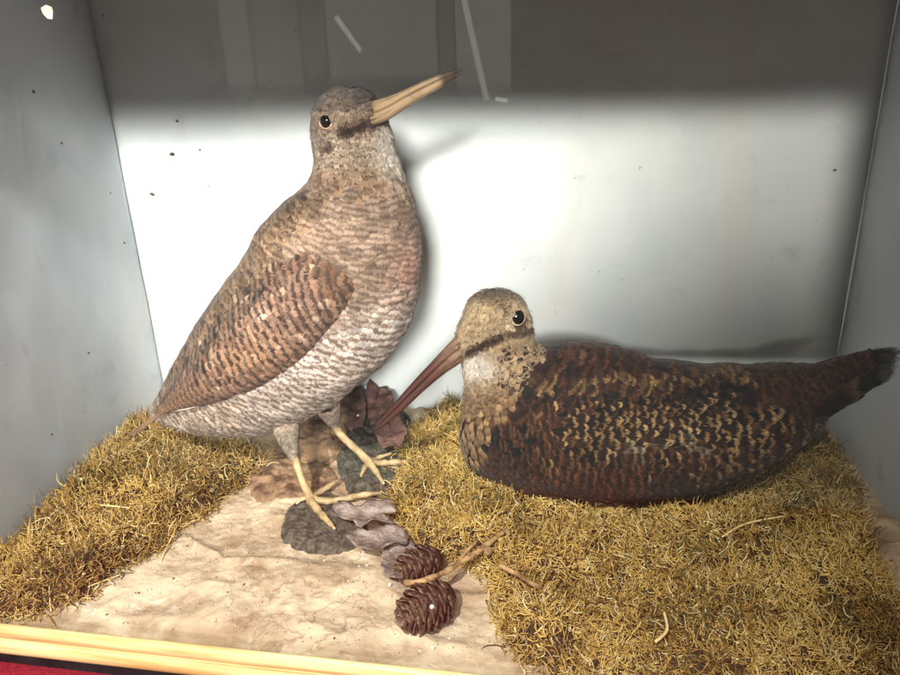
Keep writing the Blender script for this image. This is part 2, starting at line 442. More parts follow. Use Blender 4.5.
def moss(name, px, hmax, nclump, label, seed, pal):
    R = np.random.default_rng(seed)
    poly = [at_z(*p, .008)[:2] for p in px]
    poly = [(min(max(p[0], XL0+(XL1-XL0)*(p[1]-YF)/(YB-YF)+.0012), XR-.003), min(max(p[1], .2575), .534)) for p in poly]
    P = np.array(poly); x0, y0 = P.min(0); x1, y1 = P.max(0)
    def hgt(x, y, d):
        return gz(x, y)+hmax*smooth(0, .016, d)*(.72+.75*fbm(x*34, y*34, seed, 3))+.001
    V = []; idx = {}; q = []
    st = .004; nx = int((x1-x0)/st)+1; ny = int((y1-y0)/st)+1
    for i in range(nx+1):
        for j in range(ny+1):
            x, y = x0+i*st, y0+j*st
            if pip(x, y, poly):
                idx[i, j] = len(V); V.append((x, y, hgt(x, y, dist_poly(x, y, poly))))
    for (i, j) in idx:
        k = [(i, j), (i+1, j), (i+1, j+1), (i, j+1)]
        if all(a in idx for a in k): q.append(tuple(idx[a] for a in k))
    nb = len(V)
    # curly strands
    pts = []; n = 0
    cl = []
    while len(cl) < nclump:
        x, y = R.uniform(x0, x1), R.uniform(y0, y1)
        if pip(x, y, poly): cl.append((x, y, hgt(x, y, dist_poly(x, y, poly))))
    cl = np.array(cl)
    per = 6
    N = len(cl)*per; K = 9
    base = np.repeat(cl, per, 0) + R.normal(0, 1, (N, 3))*np.array((.0022, .0022, .0007))
    tone = np.repeat(np.array([fbm(c[0]*22, c[1]*22, seed+3, 3) for c in cl]), per)
    az = R.uniform(0, 2*math.pi, N); el = R.normal(.22, .36, N)
    ln = R.uniform(.0065, .0165, N)*np.where(R.random(N) < .05, 1.7, 1)
    rad = R.uniform(.00024, .00052, N)
    k1 = R.normal(0, 1, N)*.55; k2 = R.normal(-.16, .22, N)
    path = np.zeros((N, K, 3)); cur = base.copy()
    for k in range(K):
        path[:, k] = cur
        az = az+k1+R.normal(0, .22, N); el = np.clip(el+k2*.6+R.normal(0, .2, N), -.9, 1.3)
        cur = cur+np.stack([np.cos(az)*np.cos(el), np.sin(az)*np.cos(el), np.sin(el)], 1)*(ln/K)[:, None]
    path[:, :, 1] = np.maximum(path[:, :, 1], .2545)
    path[:, :, 0] = np.minimum(path[:, :, 0], XR-.002)
    xl = XL0+(XL1-XL0)*(path[:, :, 1]-YF)/(YB-YF)+.003
    path[:, :, 0] = np.maximum(path[:, :, 0], xl)
    tg = np.gradient(path, axis=1); tg /= np.linalg.norm(tg, axis=2, keepdims=True)+1e-9
    a = np.cross(tg, np.array((.2, .35, .91))); a /= np.linalg.norm(a, axis=2, keepdims=True)+1e-9
    b = np.cross(tg, a); S = 3
    tp = np.linspace(1.1, .45, K)
    ring = np.stack([path+(rad[:, None]*tp)[..., None]*(math.cos(2*math.pi*s/S)*a+math.sin(2*math.pi*s/S)*b) for s in range(S)], 2)
    SV = ring.reshape(-1, 3)
    ids = np.arange(N*K*S).reshape(N, K, S)
    Q = np.stack([ids[:, :-1, :], np.roll(ids, -1, 2)[:, :-1, :], np.roll(ids, -1, 2)[:, 1:, :], ids[:, 1:, :]], -1).reshape(-1, 4)+nb
    pal = [lin(c) for c in pal]
    t = np.clip(.5+tone*.95+R.normal(0, .24, N), 0, 1)
    c = pal[0]*(1-t[:, None])+pal[1]*t[:, None]
    hi = R.random(N) < .13; c[hi] = pal[2]*R.uniform(.75, 1.05, (hi.sum(), 1))
    dk = R.random(N) < .10; c[dk] = pal[3]
    gr = R.random(N) < .03+.22*(tone < -.22); c[gr] = pal[4]
    c4 = np.concatenate([c, np.ones((N, 1))], 1)
    SC = np.repeat(c4, K*S, 0)
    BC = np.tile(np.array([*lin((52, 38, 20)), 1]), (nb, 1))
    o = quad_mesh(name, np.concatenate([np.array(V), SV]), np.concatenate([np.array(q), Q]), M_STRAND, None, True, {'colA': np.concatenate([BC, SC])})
    tag(o, label, 'moss', kind='stuff')
    return poly, hgt
PAL = [(148, 114, 56), (214, 180, 104), (232, 212, 158), (100, 72, 40), (96, 92, 52)]
PAL_L = [(144, 110, 58), (206, 170, 98), (232, 206, 148), (92, 64, 40), (84, 78, 48)]
moss('moss', LEFT_PX, .012, 2700, 'patch of dry yellow moss along the left wall under the standing bird', 5, PAL_L)
rpoly, rh = moss('moss', RIGHT_PX, .014, 10400, 'wide bed of dry golden moss under the crouching bird', 6, PAL)

# ------------------------------------------------------------------ lofted bodies
class Patch:
    def __init__(s, G):                # G: rows along the flow x columns across
        s.G = G; s.n, s.m = G.shape[:2]
        V = G.reshape(-1, 3)
        s.bvh = BVHTree.FromPolygons([tuple(p) for p in V], s.faces())
    def faces(s): return grid_faces(s.n, s.m)
    def at(s, i, j):
        i = min(max(i, 0), s.n-1.001); j = min(max(j, 0), s.m-1.001)
        a, b = int(i), int(j); u, v = i-a, j-b
        G = s.G
        return (G[a, b]*(1-v)+G[a, b+1]*v)*(1-u)+(G[a+1, b]*(1-v)+G[a+1, b+1]*v)*u
class Loft(Patch):
    def faces(s):
        f = grid_faces(s.n, s.m, True)
        f.append(tuple(range(s.m))[::-1]); f.append(tuple((s.n-1)*s.m+k for k in range(s.m)))
        return f
    def at(s, i, j):
        i = min(max(i, 0), s.n-1.001); j = j % s.m
        a, b = int(i), int(j); u, v = i-a, j-b; c = (b+1) % s.m; b %= s.m
        G = s.G
        return (G[a, b]*(1-v)+G[a, c]*v)*(1-u)+(G[a+1, b]*(1-v)+G[a+1, c]*v)*u

def loft_grid(stations, Y, nseg=56, sub=6):
    """stations: (back px), (front px), half depth, y offset"""
    rows = []
    for (bx, by, fx, fy, w, dy) in stations:
        b, f = at_y(bx, by, Y), at_y(fx, fy, Y)
        rows.append(np.concatenate([b, f, [w, dy]]))
    R = cr(rows, sub)
    G = np.zeros((len(R), nseg, 3))
    for i, r in enumerate(R):
        b, f, w, dy = r[:3], r[3:6], max(r[6], .0005), r[7]
        c = (b+f)/2; h = (f-b)/2
        for k in range(nseg):
            a = 2*math.pi*k/nseg
            G[i, k] = c + h*math.cos(a) + np.array((0, -w*math.sin(a)+dy, 0))
    return G
def bulge(G, c, r, vec, side=None):
    d = np.linalg.norm(G-np.asarray(c), axis=2)
    G += np.exp(-(d/r)**2)[..., None]*np.asarray(vec)

def roughen(G, seed):
    for i in range(G.shape[0]):
        c = G[i].mean(0)
        for j in range(G.shape[1]):
            q = G[i, j]; d = q-c; L = np.linalg.norm(d)
            if L > .004: G[i, j] = q+d/L*(.0017*nz(q[0]*60, q[1]*60, q[2]*60+seed)+.0006*nz(q[0]*170, q[1]*170, q[2]*170+seed))
# feathers ----------------------------------------------------------
VS = np.array([0, .28, .52, .70, .82, .91, .97, 1.0]); US = np.array([-1, -.55, 0, .55, 1])
def prof_w(v): return np.clip(np.minimum(.45+1.3*v, 1.0), 0, 1)*np.sqrt(np.clip(1-np.clip((v-.68)/.325, 0, 1)**2.2, 0.0, 1))
TONE = [1, 1, 1]
class Feathers:
    def __init__(s): s.P = []; s.A = []; s.B = []; s.C = []; s.R = []
    def add(s, bvh, p, d, n, L, W, off, lift, camber, A, B, C, freq, bs, ts, rnd):
        d = np.asarray(d)/(np.linalg.norm(d)+1e-9)
        if bvh is None: n = n-d*np.dot(d, n); n = n/(np.linalg.norm(n)+1e-9)
        d = d-n*np.dot(d, n); d /= np.linalg.norm(d)+1e-9
        sd = np.cross(n, d)
        pts = np.zeros((len(VS), len(US), 3))
        pw = prof_w(VS)
        cv = rnd[3]
        for i, v in enumerate(VS):
            for j, u in enumerate(US):
                vv = v-.10*u*u*v
                q = p+d*(vv*L)+sd*(u*W*pw[i]+cv*W*vv*vv)
                h = off+lift*vv+camber*W*(1-u*u)
                if bvh is not None:
                    co, no, _, dist = bvh.find_nearest(Vector(q))
                    if co is not None and dist < .02:
                        no = np.array(no)
                        if np.dot(no, n) < 0: no = -no
                        q = np.array(co)+no*h
                    else: q = q+n*h
                else: q = q+n*h
                pts[i, j] = q
        mo = 1+.38*nz(p[0]*38, p[1]*38, p[2]*38+3)+.25*nz(p[0]*110, p[1]*110, p[2]*110+9)
        s.P.append(pts); s.A.append((*(lin(A)*TONE[0]*mo), freq/10)); s.B.append((*(lin(B)*TONE[1]), bs)); s.C.append((*(lin(C)*TONE[2]*mo), ts)); s.R.append((rnd[0], rnd[1], rnd[2], rnd[4] if len(rnd) > 4 else 1))
    def build(s, name, parent):
        P = np.array(s.P); N = len(P); k = len(VS)*len(US)
        V = P.reshape(-1, 3)
        ids = np.arange(N*k).reshape(N, len(VS), len(US))
        Q = np.stack([ids[:, :-1, :-1], ids[:, :-1, 1:], ids[:, 1:, 1:], ids[:, 1:, :-1]], -1).reshape(-1, 4)
        uv = np.zeros((len(VS), len(US), 2)); uv[..., 0] = (US[None]+1)/2; uv[..., 1] = VS[:, None]
        uv = np.tile(uv.reshape(-1, 2), (N, 1))
        rep = lambda a: np.repeat(np.array(a), k, 0)
        return quad_mesh(name, V, Q, MPLUM, parent, True, {'colA': rep(s.A), 'colB': rep(s.B), 'colC': rep(s.C), 'rnd': rep(s.R)}, uv)

def plume(patch, spec, Y, F, i0=0, i1=None, flow_sign=1, dens=1.0, jrange=None, center=None):
    """lay feathers in staggered rows; spec(px, py, rnd) -> dict or None"""
    i1 = patch.n-1 if i1 is None else i1
    colarc = np.concatenate([np.zeros((1, patch.m)), np.cumsum(np.linalg.norm(np.diff(patch.G, axis=0), axis=2), axis=0)])
    marc = colarc.mean(1)
    i = i0; row = 0
    loft = isinstance(patch, Loft)
    while i < i1:
        ring = np.array([patch.at(i, j) for j in np.linspace(0, patch.m if loft else patch.m-1, 40)])
        seg = np.linalg.norm(np.diff(ring, axis=0), axis=1); cum = np.concatenate([[0], np.cumsum(seg)])
        mid = ring[10 if loft else 20]
        pm = mid.copy()
        if loft: pm[1] = Y-abs(pm[1]-Y)
        sp0 = spec(*proj(pm), .5)
        W0 = (sp0 or {'W': .004})['W']; L0 = (sp0 or {'L': .01})['L']
        cnt = max(int(cum[-1]/(W0*1.15)*dens), 3)
        for k in range(cnt):
            s_ = ((k+.5*(row % 2)+random.uniform(-.18, .18))/cnt % 1.0)*cum[-1]
            jj = np.interp(s_, cum, np.linspace(0, patch.m if loft else patch.m-1, 40))
            ii = i+random.uniform(-.25, .25)*1.0
            if ii < 0 or ii > patch.n-1.01: continue
            p = patch.at(ii, jj)
            e = .35
            d = patch.at(min(ii+e, patch.n-1.01), jj)-patch.at(max(ii-e, 0), jj)
            dn = np.linalg.norm(d)
            if dn < 1e-6: continue
            d = d/dn*flow_sign
            sd = patch.at(ii, jj+e)-patch.at(ii, jj-e)
            n = np.cross(d, sd); nn = np.linalg.norm(n)
            if nn < 1e-9: continue
            n /= nn
            co, no, _, _ = patch.bvh.find_nearest(Vector(p)); 
            if loft:
                cc = patch.G[int(min(max(ii, 0), patch.n-1))].mean(0)
                if np.dot(n, p-cc) < 0: n = -n
            else:
                if n[1]*(center or -1) < 0: n = -n
            pm = p.copy(); pm[1] = Y-abs(pm[1]-Y)
            px, py = proj(pm)
            r = random.random()
            sp = spec(px, py, r)
            if sp is None: continue
            if 'dir' in sp and sp['dir'] is not None:
                dd = np.array(sp['dir']); d = d*(1-sp.get('dw', 1))+dd*sp.get('dw', 1)
            d = d+np.cross(n, d)*random.gauss(0, sp.get('jit', .10))
            Lr = sp['L']*random.uniform(.85, 1.15); f_ = sp['f']; ph_ = random.random()*sp.get('ph', 1)
            if 'bar' in sp:
                arc = np.interp(ii, np.arange(patch.n), colarc[:, int(jj) % patch.m])*.5+np.interp(ii, np.arange(patch.n), marc)*.5
                q = p*55
                arc += sp.get('wav', .0022)*nz(q[0], q[1], q[2])
                f_ = Lr/sp['bar']; ph_ = (2*math.pi*(arc/sp['bar'] % 1.0)+random.gauss(0, sp.get('pj', .4)))/2.5
            F.add(patch.bvh, p, d, n, Lr, sp['W']*random.uniform(.88, 1.12),
                  sp.get('off', .0004)+random.uniform(0, .0004), sp.get('lift', .0012)*random.uniform(.6, 1.5), sp.get('cam', .12),
                  sp['A'], sp['B'], sp['C'], f_, sp['bs'], sp['ts'], (r, ph_, random.random(), random.gauss(0, .10), sp.get('edge', 1)))
            if random.random() < .16:      # a stray barb
                d2 = d+np.cross(n, d)*random.gauss(0, .5)+n*random.uniform(0, .35)
                F.add(None, p, d2, n, random.uniform(.004, .008), .00022, .0006, .0012, 0, sp['C'], sp['A'], sp['C'], .5, .2, .2, (r, ph_, random.random(), random.gauss(0, 2), 1))
        # step to the next row: half a feather along the flow
        p0 = ring[:-1:4]
        ni = min(i+.5, patch.n-1.01)
        q0 = np.array([patch.at(ni, j) for j in np.linspace(0, patch.m if loft else patch.m-1, 40)])[:-1:4]
        stp = np.mean(np.linalg.norm(q0-p0, axis=1))/max(ni-i, 1e-3)
        i += max(min(L0*(sp0 or {}).get('row', .36)/max(stp, 1e-6), 6), .25)
        row += 1

def jc(c, r, k=10):
    return tuple(np.clip(np.array(c)+(r-.5)*2*k, 4, 250))
def blend(a, b, t): return tuple(np.array(a)*(1-t)+np.array(b)*t)
def ss(a, b, x): return smooth(a, b, x)

def bill(root, name, pairs, Y0, Y1, mat, hw0, hw1, parts):
    """pairs of (top edge, mid line, bottom edge) pixels, base to tip, on a plane running from y=Y0 to y=Y1"""
    N = len(pairs)
    for pname, ia, ib in parts:
        rows = []
        for k, pr in enumerate(pairs):
            t = k/(N-1); Y = Y0+(Y1-Y0)*t
            a, b = at_y(*pr[ia], Y), at_y(*pr[ib], Y)
            rows.append(np.concatenate([a, b, [hw0+(hw1-hw0)*t**.8]]))
        R = cr(rows, 6); S = 20; V = []; al = []; arr = []
        ax = np.array((0, 1, 0))
        for i, r in enumerate(R):
            c = (r[:3]+r[3:6])/2; h = (r[:3]-r[3:6])/2*1.12; t = i/(len(R)-1)
            for k in range(S):
                a = 2*math.pi*k/S
                cs, sn = math.cos(a), math.sin(a)
                e1 = .42 if cs*(1 if ia == 0 else -1) < 0 else .85      # flat where the two halves meet
                V.append(c+h*np.sign(cs)*abs(cs)**e1+ax*r[6]*np.sign(sn)*abs(sn)**(.75 if e1 < .5 else .95)); al.append(t); arr.append(k/S+ia*.5)
        fc = grid_faces(len(R), S, True); fc.append(tuple(range(S))[::-1]); fc.append(tuple((len(R)-1)*S+k for k in range(S)))
        o = mesh_obj(pname, V, fc, mat, root)
        at = o.data.attributes.new('along', 'FLOAT', 'POINT'); at.data.foreach_set('value', al)
        at = o.data.attributes.new('around', 'FLOAT', 'POINT'); at.data.foreach_set('value', arr)

def uvsphere(c, r, n=20, sc=(1, 1, 1)):
    V = []; 
    for i in range(n+1):
        th = math.pi*i/n
        for k in range(n):
            a = 2*math.pi*k/n
            V.append((c[0]+sc[0]*r*math.sin(th)*math.cos(a), c[1]+sc[1]*r*math.sin(th)*math.sin(a), c[2]+sc[2]*r*math.cos(th)))
    return V, grid_faces(n+1, n, True)
def eyes(root, patch, px, Y, r):
    d = Vector(ray(*px)).normalized()
    co, no, _, _ = patch.bvh.ray_cast(Vector(CAM), d)
    no = np.array(no)
    if np.dot(no, np.array(d)) > 0: no = -no
    for s in (1, -1):
        c = np.array(co)+no*(-r*.35); n = no.copy()
        if s < 0: c = c*np.array((1, -1, 1))+np.array((0, 2*Y, 0)); n = n*np.array((1, -1, 1))
        v, f = uvsphere(c, r)
        e = mesh_obj('eye', v, f, M_EYE, root)
        # lid ring
        n /= np.linalg.norm(n); a = np.cross(n, (0, 0, 1)); a /= np.linalg.norm(a); b = np.cross(n, a)
        V = []
        for i in range(28):
            g = 2*math.pi*i/28; rd = math.cos(g)*a+math.sin(g)*b*.94
            for k in range(8):
                h = 2*math.pi*k/8
                V.append(c+n*r*.34+rd*(r*.97+r*.13*math.cos(h)*(1+.4*nz(g*3, k)))+n*r*.15*math.sin(h))
        fc = []
        for i in range(28):
            for k in range(8):
                fc.append((i*8+k, i*8+(k+1) % 8, ((i+1) % 28)*8+(k+1) % 8, ((i+1) % 28)*8+k))
        mesh_obj('eyelid', V, fc, M_LID, e)

def wing_patch(body, ctr, Y, side, bump, nu=40, nv=22):
    """ctr(u) -> (upper px, lower px) along the wing; laid on the body and raised by a rounded profile"""
    G = np.zeros((nu+1, nv+1, 3))
    for i in range(nu+1):
        u = i/nu
        (ax, ay), (bx, by) = ctr(u)
        for j in range(nv+1):
            v = j/nv
            x, y = ax+(bx-ax)*v, ay+(by-ay)*v
            d = Vector(ray(x, y)).normalized()
            co, no, _, _ = body.bvh.ray_cast(Vector(CAM), d)
            if co is None:
                q = at_y(x, y, Y-.012); co, no, _, _ = body.bvh.find_nearest(Vector(q))
                co = np.array(co)*.35+q*.65; no = np.array((0, -1, 0))
            no = np.array(no)
            if np.dot(no, np.array(d)) > 0: no = -no
            e = smooth(0, .55, v)*max(0, (1-max(0, 2*v-1)**5))**.6*min(1, (u/.32))**.9*min(1, ((1-u)/.06+.15))
            p = np.array(co)+np.array(no)*(bump*e-.0005)
            G[i, j] = p
    for _ in range(3):
        G[1:-1, 1:-1] = (G[1:-1, 1:-1]*2+G[:-2, 1:-1]+G[2:, 1:-1]+G[1:-1, :-2]+G[1:-1, 2:])/6
    if side < 0: G = G*np.array((1, -1, 1))+np.array((0, 2*Y, 0))
    return Patch(G)
def pl(pts, t):
    """point at t (0..1) along a polyline of pixels"""
    P = np.array(pts, float); d = np.concatenate([[0], np.cumsum(np.linalg.norm(np.diff(P, axis=0), axis=1))])
    return (np.interp(t*d[-1], d, P[:, 0]), np.interp(t*d[-1], d, P[:, 1]))

# ================================================================== standing woodcock
TONE[:] = [.58, .34, .66]
Y1 = .41
w1 = empty('woodcock', (-.155, .40, .02), 'pale brown stuffed woodcock standing upright with its long bill raised', 'bird', 'stuffed woodcocks in the case')
ST1 = [  # back x,y, front x,y, half depth, y shift
    (349, 88.5, 354, 88.5, .002, -.002),
    (336, 90, 365, 90, .0085, -.002),
    (324, 98, 376, 98, .0145, -.003),
    (317, 112, 385, 114, .0180, -.004),
    (316, 130, 391, 132, .0190, -.003),
    (317, 148, 393, 150, .0185, -.001),
    (315, 168, 398, 168, .0190, 0),
    (307, 187, 406, 188, .0230, 0),
    (284, 205, 416, 220, .0300, 0),
    (262, 232, 419, 262, .0370, 0),
    (241, 266, 413, 308, .0420, 0),
    (217, 299, 388, 356, .0430, 0),
    (195, 332, 348, 390, .0400, 0),
    (178, 363, 300, 420, .0330, 0),
    (166, 386, 252, 430, .0250, 0),
    (157, 402, 204, 427, .0150, 0),
    (150, 412, 166, 420, .0040, 0)]
G1 = loft_grid(ST1, Y1)
# lore bulge where the bill springs from the face
bulge(G1, at_y(372, 112, Y1-.016), .010, (.0012, -.0022, .0004))
roughen(G1, 1)
body1 = Loft(G1)
b1 = mesh_obj('body', G1.reshape(-1, 3), body1.faces(), M_UNDER, w1)

def spec1(x, y, r):
    r2 = random.random()
    ax = (x-340)*.0
    yj = y+random.gauss(0, 7)
    if yj < 190:
        # head and neck
        dl = math.hypot(x-326, y-121)
        if dl < 7.5: return None
        L, W = .0050, .0014
        if y < 165 and x > 372 and 100 < y < 128 and x < 384: L, W = .0045, .0014
        thr = ss(362, 384, x-(y-130)*.12)*ss(112, 124, y)*(1-ss(160, 208, yj))          # pale throat to the right
        A, B, C = (150, 126, 104), (98, 74, 58), (184, 162, 138)
        if y < 107: A, B, C = (116, 98, 84), (64, 48, 40), (152, 132, 114)
        if y < 101 and x > 352: A, C = (74, 60, 52), (104, 88, 76)
        # dark loral stripe from the bill towards the ear
        st = math.exp(-(((y-(119+(366-x)*.30))/7.5)**2))*ss(334, 342, x)*(1-ss(374, 382, x))
        chk = ss(122, 134, y)*(1-ss(158, 176, y))*(1-thr)
        A = blend(A, (196, 174, 148), chk*.75); 
        A = blend(A, (216, 200, 182), thr); C = blend(C, (228, 216, 200), thr); B = blend(B, (182, 158, 136), thr)
        ear = math.exp(-((x-328)/8)**2-((y-142)/5)**2)
        st = max(st, ear*.8)
        if st > .25:
            A, B, C = blend(A, (52, 30, 24), st), blend(B, (40, 24, 20), st), blend(C, (84, 56, 46), st)
        nk = ss(150, 180, y)*(1-thr)
        A = blend(A, (158, 124, 96), nk); B = blend(B, (92, 62, 44), nk); C = blend(C, (196, 168, 136), nk)
        pa = .55+.35*r2
        return dict(L=L*(1+.6*nk), W=W*(1+.5*nk), A=jc(A, r, 14), B=jc(B, r2, 10), C=jc(C, r, 10), f=1.2, bs=pa*(1-.6*thr), ts=.45, lift=.0009, row=.34, jit=.16, cam=.1)
    # breast / flank / back
    t = ss(186, 300, y)
    backness = ss(0, 26, (y-(188+(305-x)*1.28))*-.8+18) if x < 310 else 0
    bk = 1-ss(6, 34, (x-305)*.79+(y-188)*.61) if y > 186 else 0     # distance inside the back line
    white = ss(270, 320, y+.55*(x-380)*.6)
    A = blend((154, 128, 108), (220, 204, 190), white)
    B = blend((104, 76, 58), (126, 92, 70), white)
    C = blend((176, 146, 120), (232, 218, 206), white)
    pink = 1.2*math.exp(-((x-412)/18)**2-((y-255)/28)**2)
    A = blend(A, (204, 150, 132), pink*.6); C = blend(C, (208, 162, 146), pink*.5)
    d = dict(L=.0125, W=.0044, A=jc(A, r, 8), B=jc(B, r2, 10), C=jc(C, r, 8), f=2.2, bs=.60+.25*white, ts=.12, lift=.0008, row=.26, jit=.12, cam=.05, bar=.0054-.0012*(1-white), pj=.75, wav=.0055)
    if white > .5: d['B'] = jc((164, 122, 94), r2, 16)
    if bk > .15:
        A, B, C = blend(A, (116, 88, 66), bk), blend(B, (54, 38, 30), bk), blend(C, (170, 140, 108), bk)
        if r2 < .22*bk*ss(212, 226, y): A = (76, 58, 50)
        d.update(A=jc(A, r, 12), B=jc(B, r2, 8), C=jc(C, r, 12), f=1.4, L=.014, W=.0055, ts=.6)
    if x < 205: d['L'] *= 1-.55*ss(0, 1, (205-x)/45)
    # undertail, rufous
    if x < 250 and y > 395:
        d.update(A=jc(blend((206, 184, 160), A, .3), r, 8))
    return d
F1 = Feathers()
plume(body1, spec1, Y1, F1, 0.4)
F1.build('plumage', b1)

WU = [(356, 275), (324, 251), (285, 246), (252, 268), (218, 309), (193, 344), (173, 379), (157, 407)]
WL = [(358, 284), (340, 316), (304, 356), (268, 382), (228, 398), (200, 405), (176, 410), (160, 413)]
def ctr1(u): return pl(WU, u), pl(WL, u)
r3_ = random.random
def wspec1(x, y, r):
    r2 = random.random()
    t = ss(355, 180, x) if False else 1-ss(180, 350, x)
    A, B, C = (150, 115, 95), (88, 62, 49), (190, 158, 136)
    if r3_() > ss(0, 42, math.hypot(x-362, y-276)) : A, B, C = (150, 122, 100), (96, 70, 54), (184, 158, 132)
    dt = 1-ss(6, 34, (x-305)*.79+(y-188)*.61-8)
    if dt > 0: A, B, C = blend(A, (112, 86, 66), dt), blend(B, (54, 38, 30), dt), blend(C, (176, 148, 118), dt)
    if dt > .1 and r2 < .16: A = B = (58, 44, 38)
    if dt > .1 and r2 > .90: A = (186, 160, 130)
    pale = math.exp(-((x-262)/42)**2-((y-345)/26)**2)
    A = blend(A, (172, 128, 96), pale); C = blend(C, (206, 174, 142), pale)
    dark = math.exp(-((x-345)/22)**2-((y-278)/18)**2)+.7*math.exp(-((x-300)/40)**2-((y-262)/10)**2)
    A = blend(A, (104, 72, 52), min(dark, 1)); C = blend(C, (140, 108, 82), min(dark, 1))
    ruf = ss(330, 400, y)*.6
    A = blend(A, (144, 102, 78), ruf)
    if r2 > .95: A = (190, 156, 128)
    L = (.0105+.005*t)*(1-.6*ss(0, 1, (212-x)/50)); W = .0036+.0012*t-.0012*ss(0, 1, (200-x)/40)
    return dict(L=L, W=W, A=jc(A, r, 14), B=jc(B, r2, 10), C=jc(C, r, 14), f=1.9, bs=.95, ts=.28, lift=.0009, row=.28, jit=.10, cam=.10, bar=.0056, pj=.7, wav=.003)
for s in (1, -1):
    wp = wing_patch(body1, ctr1, Y1, s, .0065)
    wo = mesh_obj('wing', wp.G.reshape(-1, 3), wp.faces(), M_UNDER, w1)
    FW1 = Feathers()
    plume(wp, wspec1, Y1, FW1, 0.2, wp.n-4, center=-s)
    # long flight feathers closing the wing
    for k in range(9):
        t = k/8
        a = pl(WU, .76-.05*t); b = pl(WL, .74+.02*t)
        q = (a[0]+(b[0]-a[0])*(.15+.8*t), a[1]+(b[1]-a[1])*(.15+.8*t))
        e = (163+8*t, 403+3*t)
        P0 = wp.bvh.ray_cast(Vector(CAM), Vector(ray(*q)).normalized())[0] if s > 0 else None
        if s > 0 and P0 is None: continue
        p0 = np.array(P0) if s > 0 else None
        if s < 0:
            q3 = at_y(q[0], q[1], Y1-.03); p0 = q3*np.array((1, -1, 1))+np.array((0, 2*Y1, 0)); p0 = np.array(wp.bvh.find_nearest(Vector(p0))[0])
        p1 = at_y(e[0], e[1], Y1-.006*s)
        dd = p1-p0; Ln = np.linalg.norm(dd)
        FW1.add(wp.bvh, p0, dd/Ln, np.array((0, -1.0*s, 0)), Ln, .0030, .0004+.0002*k, .002, .12, jc((128, 92, 68), random.random(), 12), (66, 44, 34), (176, 140, 110), Ln/.0056, .7, .6, (random.random(), random.random(), random.random(), 0))
    FW1.build('wing_feathers', wo)
# tail
FT = Feathers()
for k in range(12):
    t = k/11-.5
    p0 = at_y(176+4*abs(t), 396+6*t, Y1-.022*t)
    p1 = at_y(152+4*random.random(), 411+8*t, Y1-.030*t)
    d = p1-p0; Ln = np.linalg.norm(d)
    FT.add(None, p0, d/Ln, np.array((-.25, -.8, .55)), Ln, .0055, .001*(k % 3), .0, .1, (84, 56, 42), (42, 28, 22), (140, 112, 92), 4, .8, .5, (random.random(), random.random(), random.random(), 0))
FT.build('tail', w1)
# loose pale quill under the wing
v, f = tube([at_y(221, 399, Y1-.034), at_y(205, 403, Y1-.036), at_y(188, 408, Y1-.034), at_y(171, 412, Y1-.030)], [.0010, .0011, .0009, .0004], 6)
mesh_obj('quill', v, f, M_SEED, w1)
# bill
BP1 = [((362, 104), (363, 115), (362, 126)), ((374, 101), (375, 113), (374, 125)), ((388, 97), (388, 107.5), (389, 119)), ((404, 90.5), (404, 98.5), (406, 108)), ((422, 82), (422, 89), (424, 97)), ((438, 75.5), (438, 81), (440, 88)), ((452, 70.5), (452, 75), (453, 81)), ((462, 69), (462.5, 71.5), (462, 74.5))]
bl = empty('bill', (0, 0, 0), None, None); bl.parent = w1; bl.location = Vector(at_y(376, 113, Y1))-Vector(w1.location)
bill(bl, 'bill', BP1, Y1-.0128, Y1-.030, M_BILL1, .0060, .0016, (('upper_mandible', 0, 1), ('lower_mandible', 1, 2)))
def face_fringe(root, body, base_px, Ya, tip_px, Yb, half, A, C, n=70):
    """short bristly feathers that lap over the base of the bill"""
    b0, b1 = at_y(*base_px, Ya), at_y(*tip_px, Yb); ax = b1-b0; ax /= np.linalg.norm(ax)
    e1 = np.cross(ax, (0, 1, 0)); e1 /= np.linalg.norm(e1); e2 = np.cross(ax, e1)
    Fr = Feathers()
    for k in range(n):
        g = random.uniform(0, 2*math.pi); rd = math.cos(g)*e1+math.sin(g)*e2
        p = b0+ax*random.uniform(-.003, .0012)+e1*math.cos(g)*half[0]+e2*math.sin(g)*half[1]
        r1 = random.random()
        Fr.add(None, p, ax+rd*random.gauss(-.12, .08)+np.cross(rd, ax)*random.gauss(0, .2), rd, random.uniform(.003, .0052), random.uniform(.0006, .0011), .0002, .0003, .1, jc(A, r1, 16), jc(A, r1, 20), C, 1, .3, .3, (r1, random.random(), random.random(), random.gauss(0, .3)))
    Fr.build('face_feathers', root)
face_fringe(w1, body1, (374, 112.5), Y1-.0150, (462, 71.5), Y1-.030, (.0076, .0062), (112, 90, 74), (140, 116, 96))
eyes(w1, body1, (326, 121), Y1, .0044)
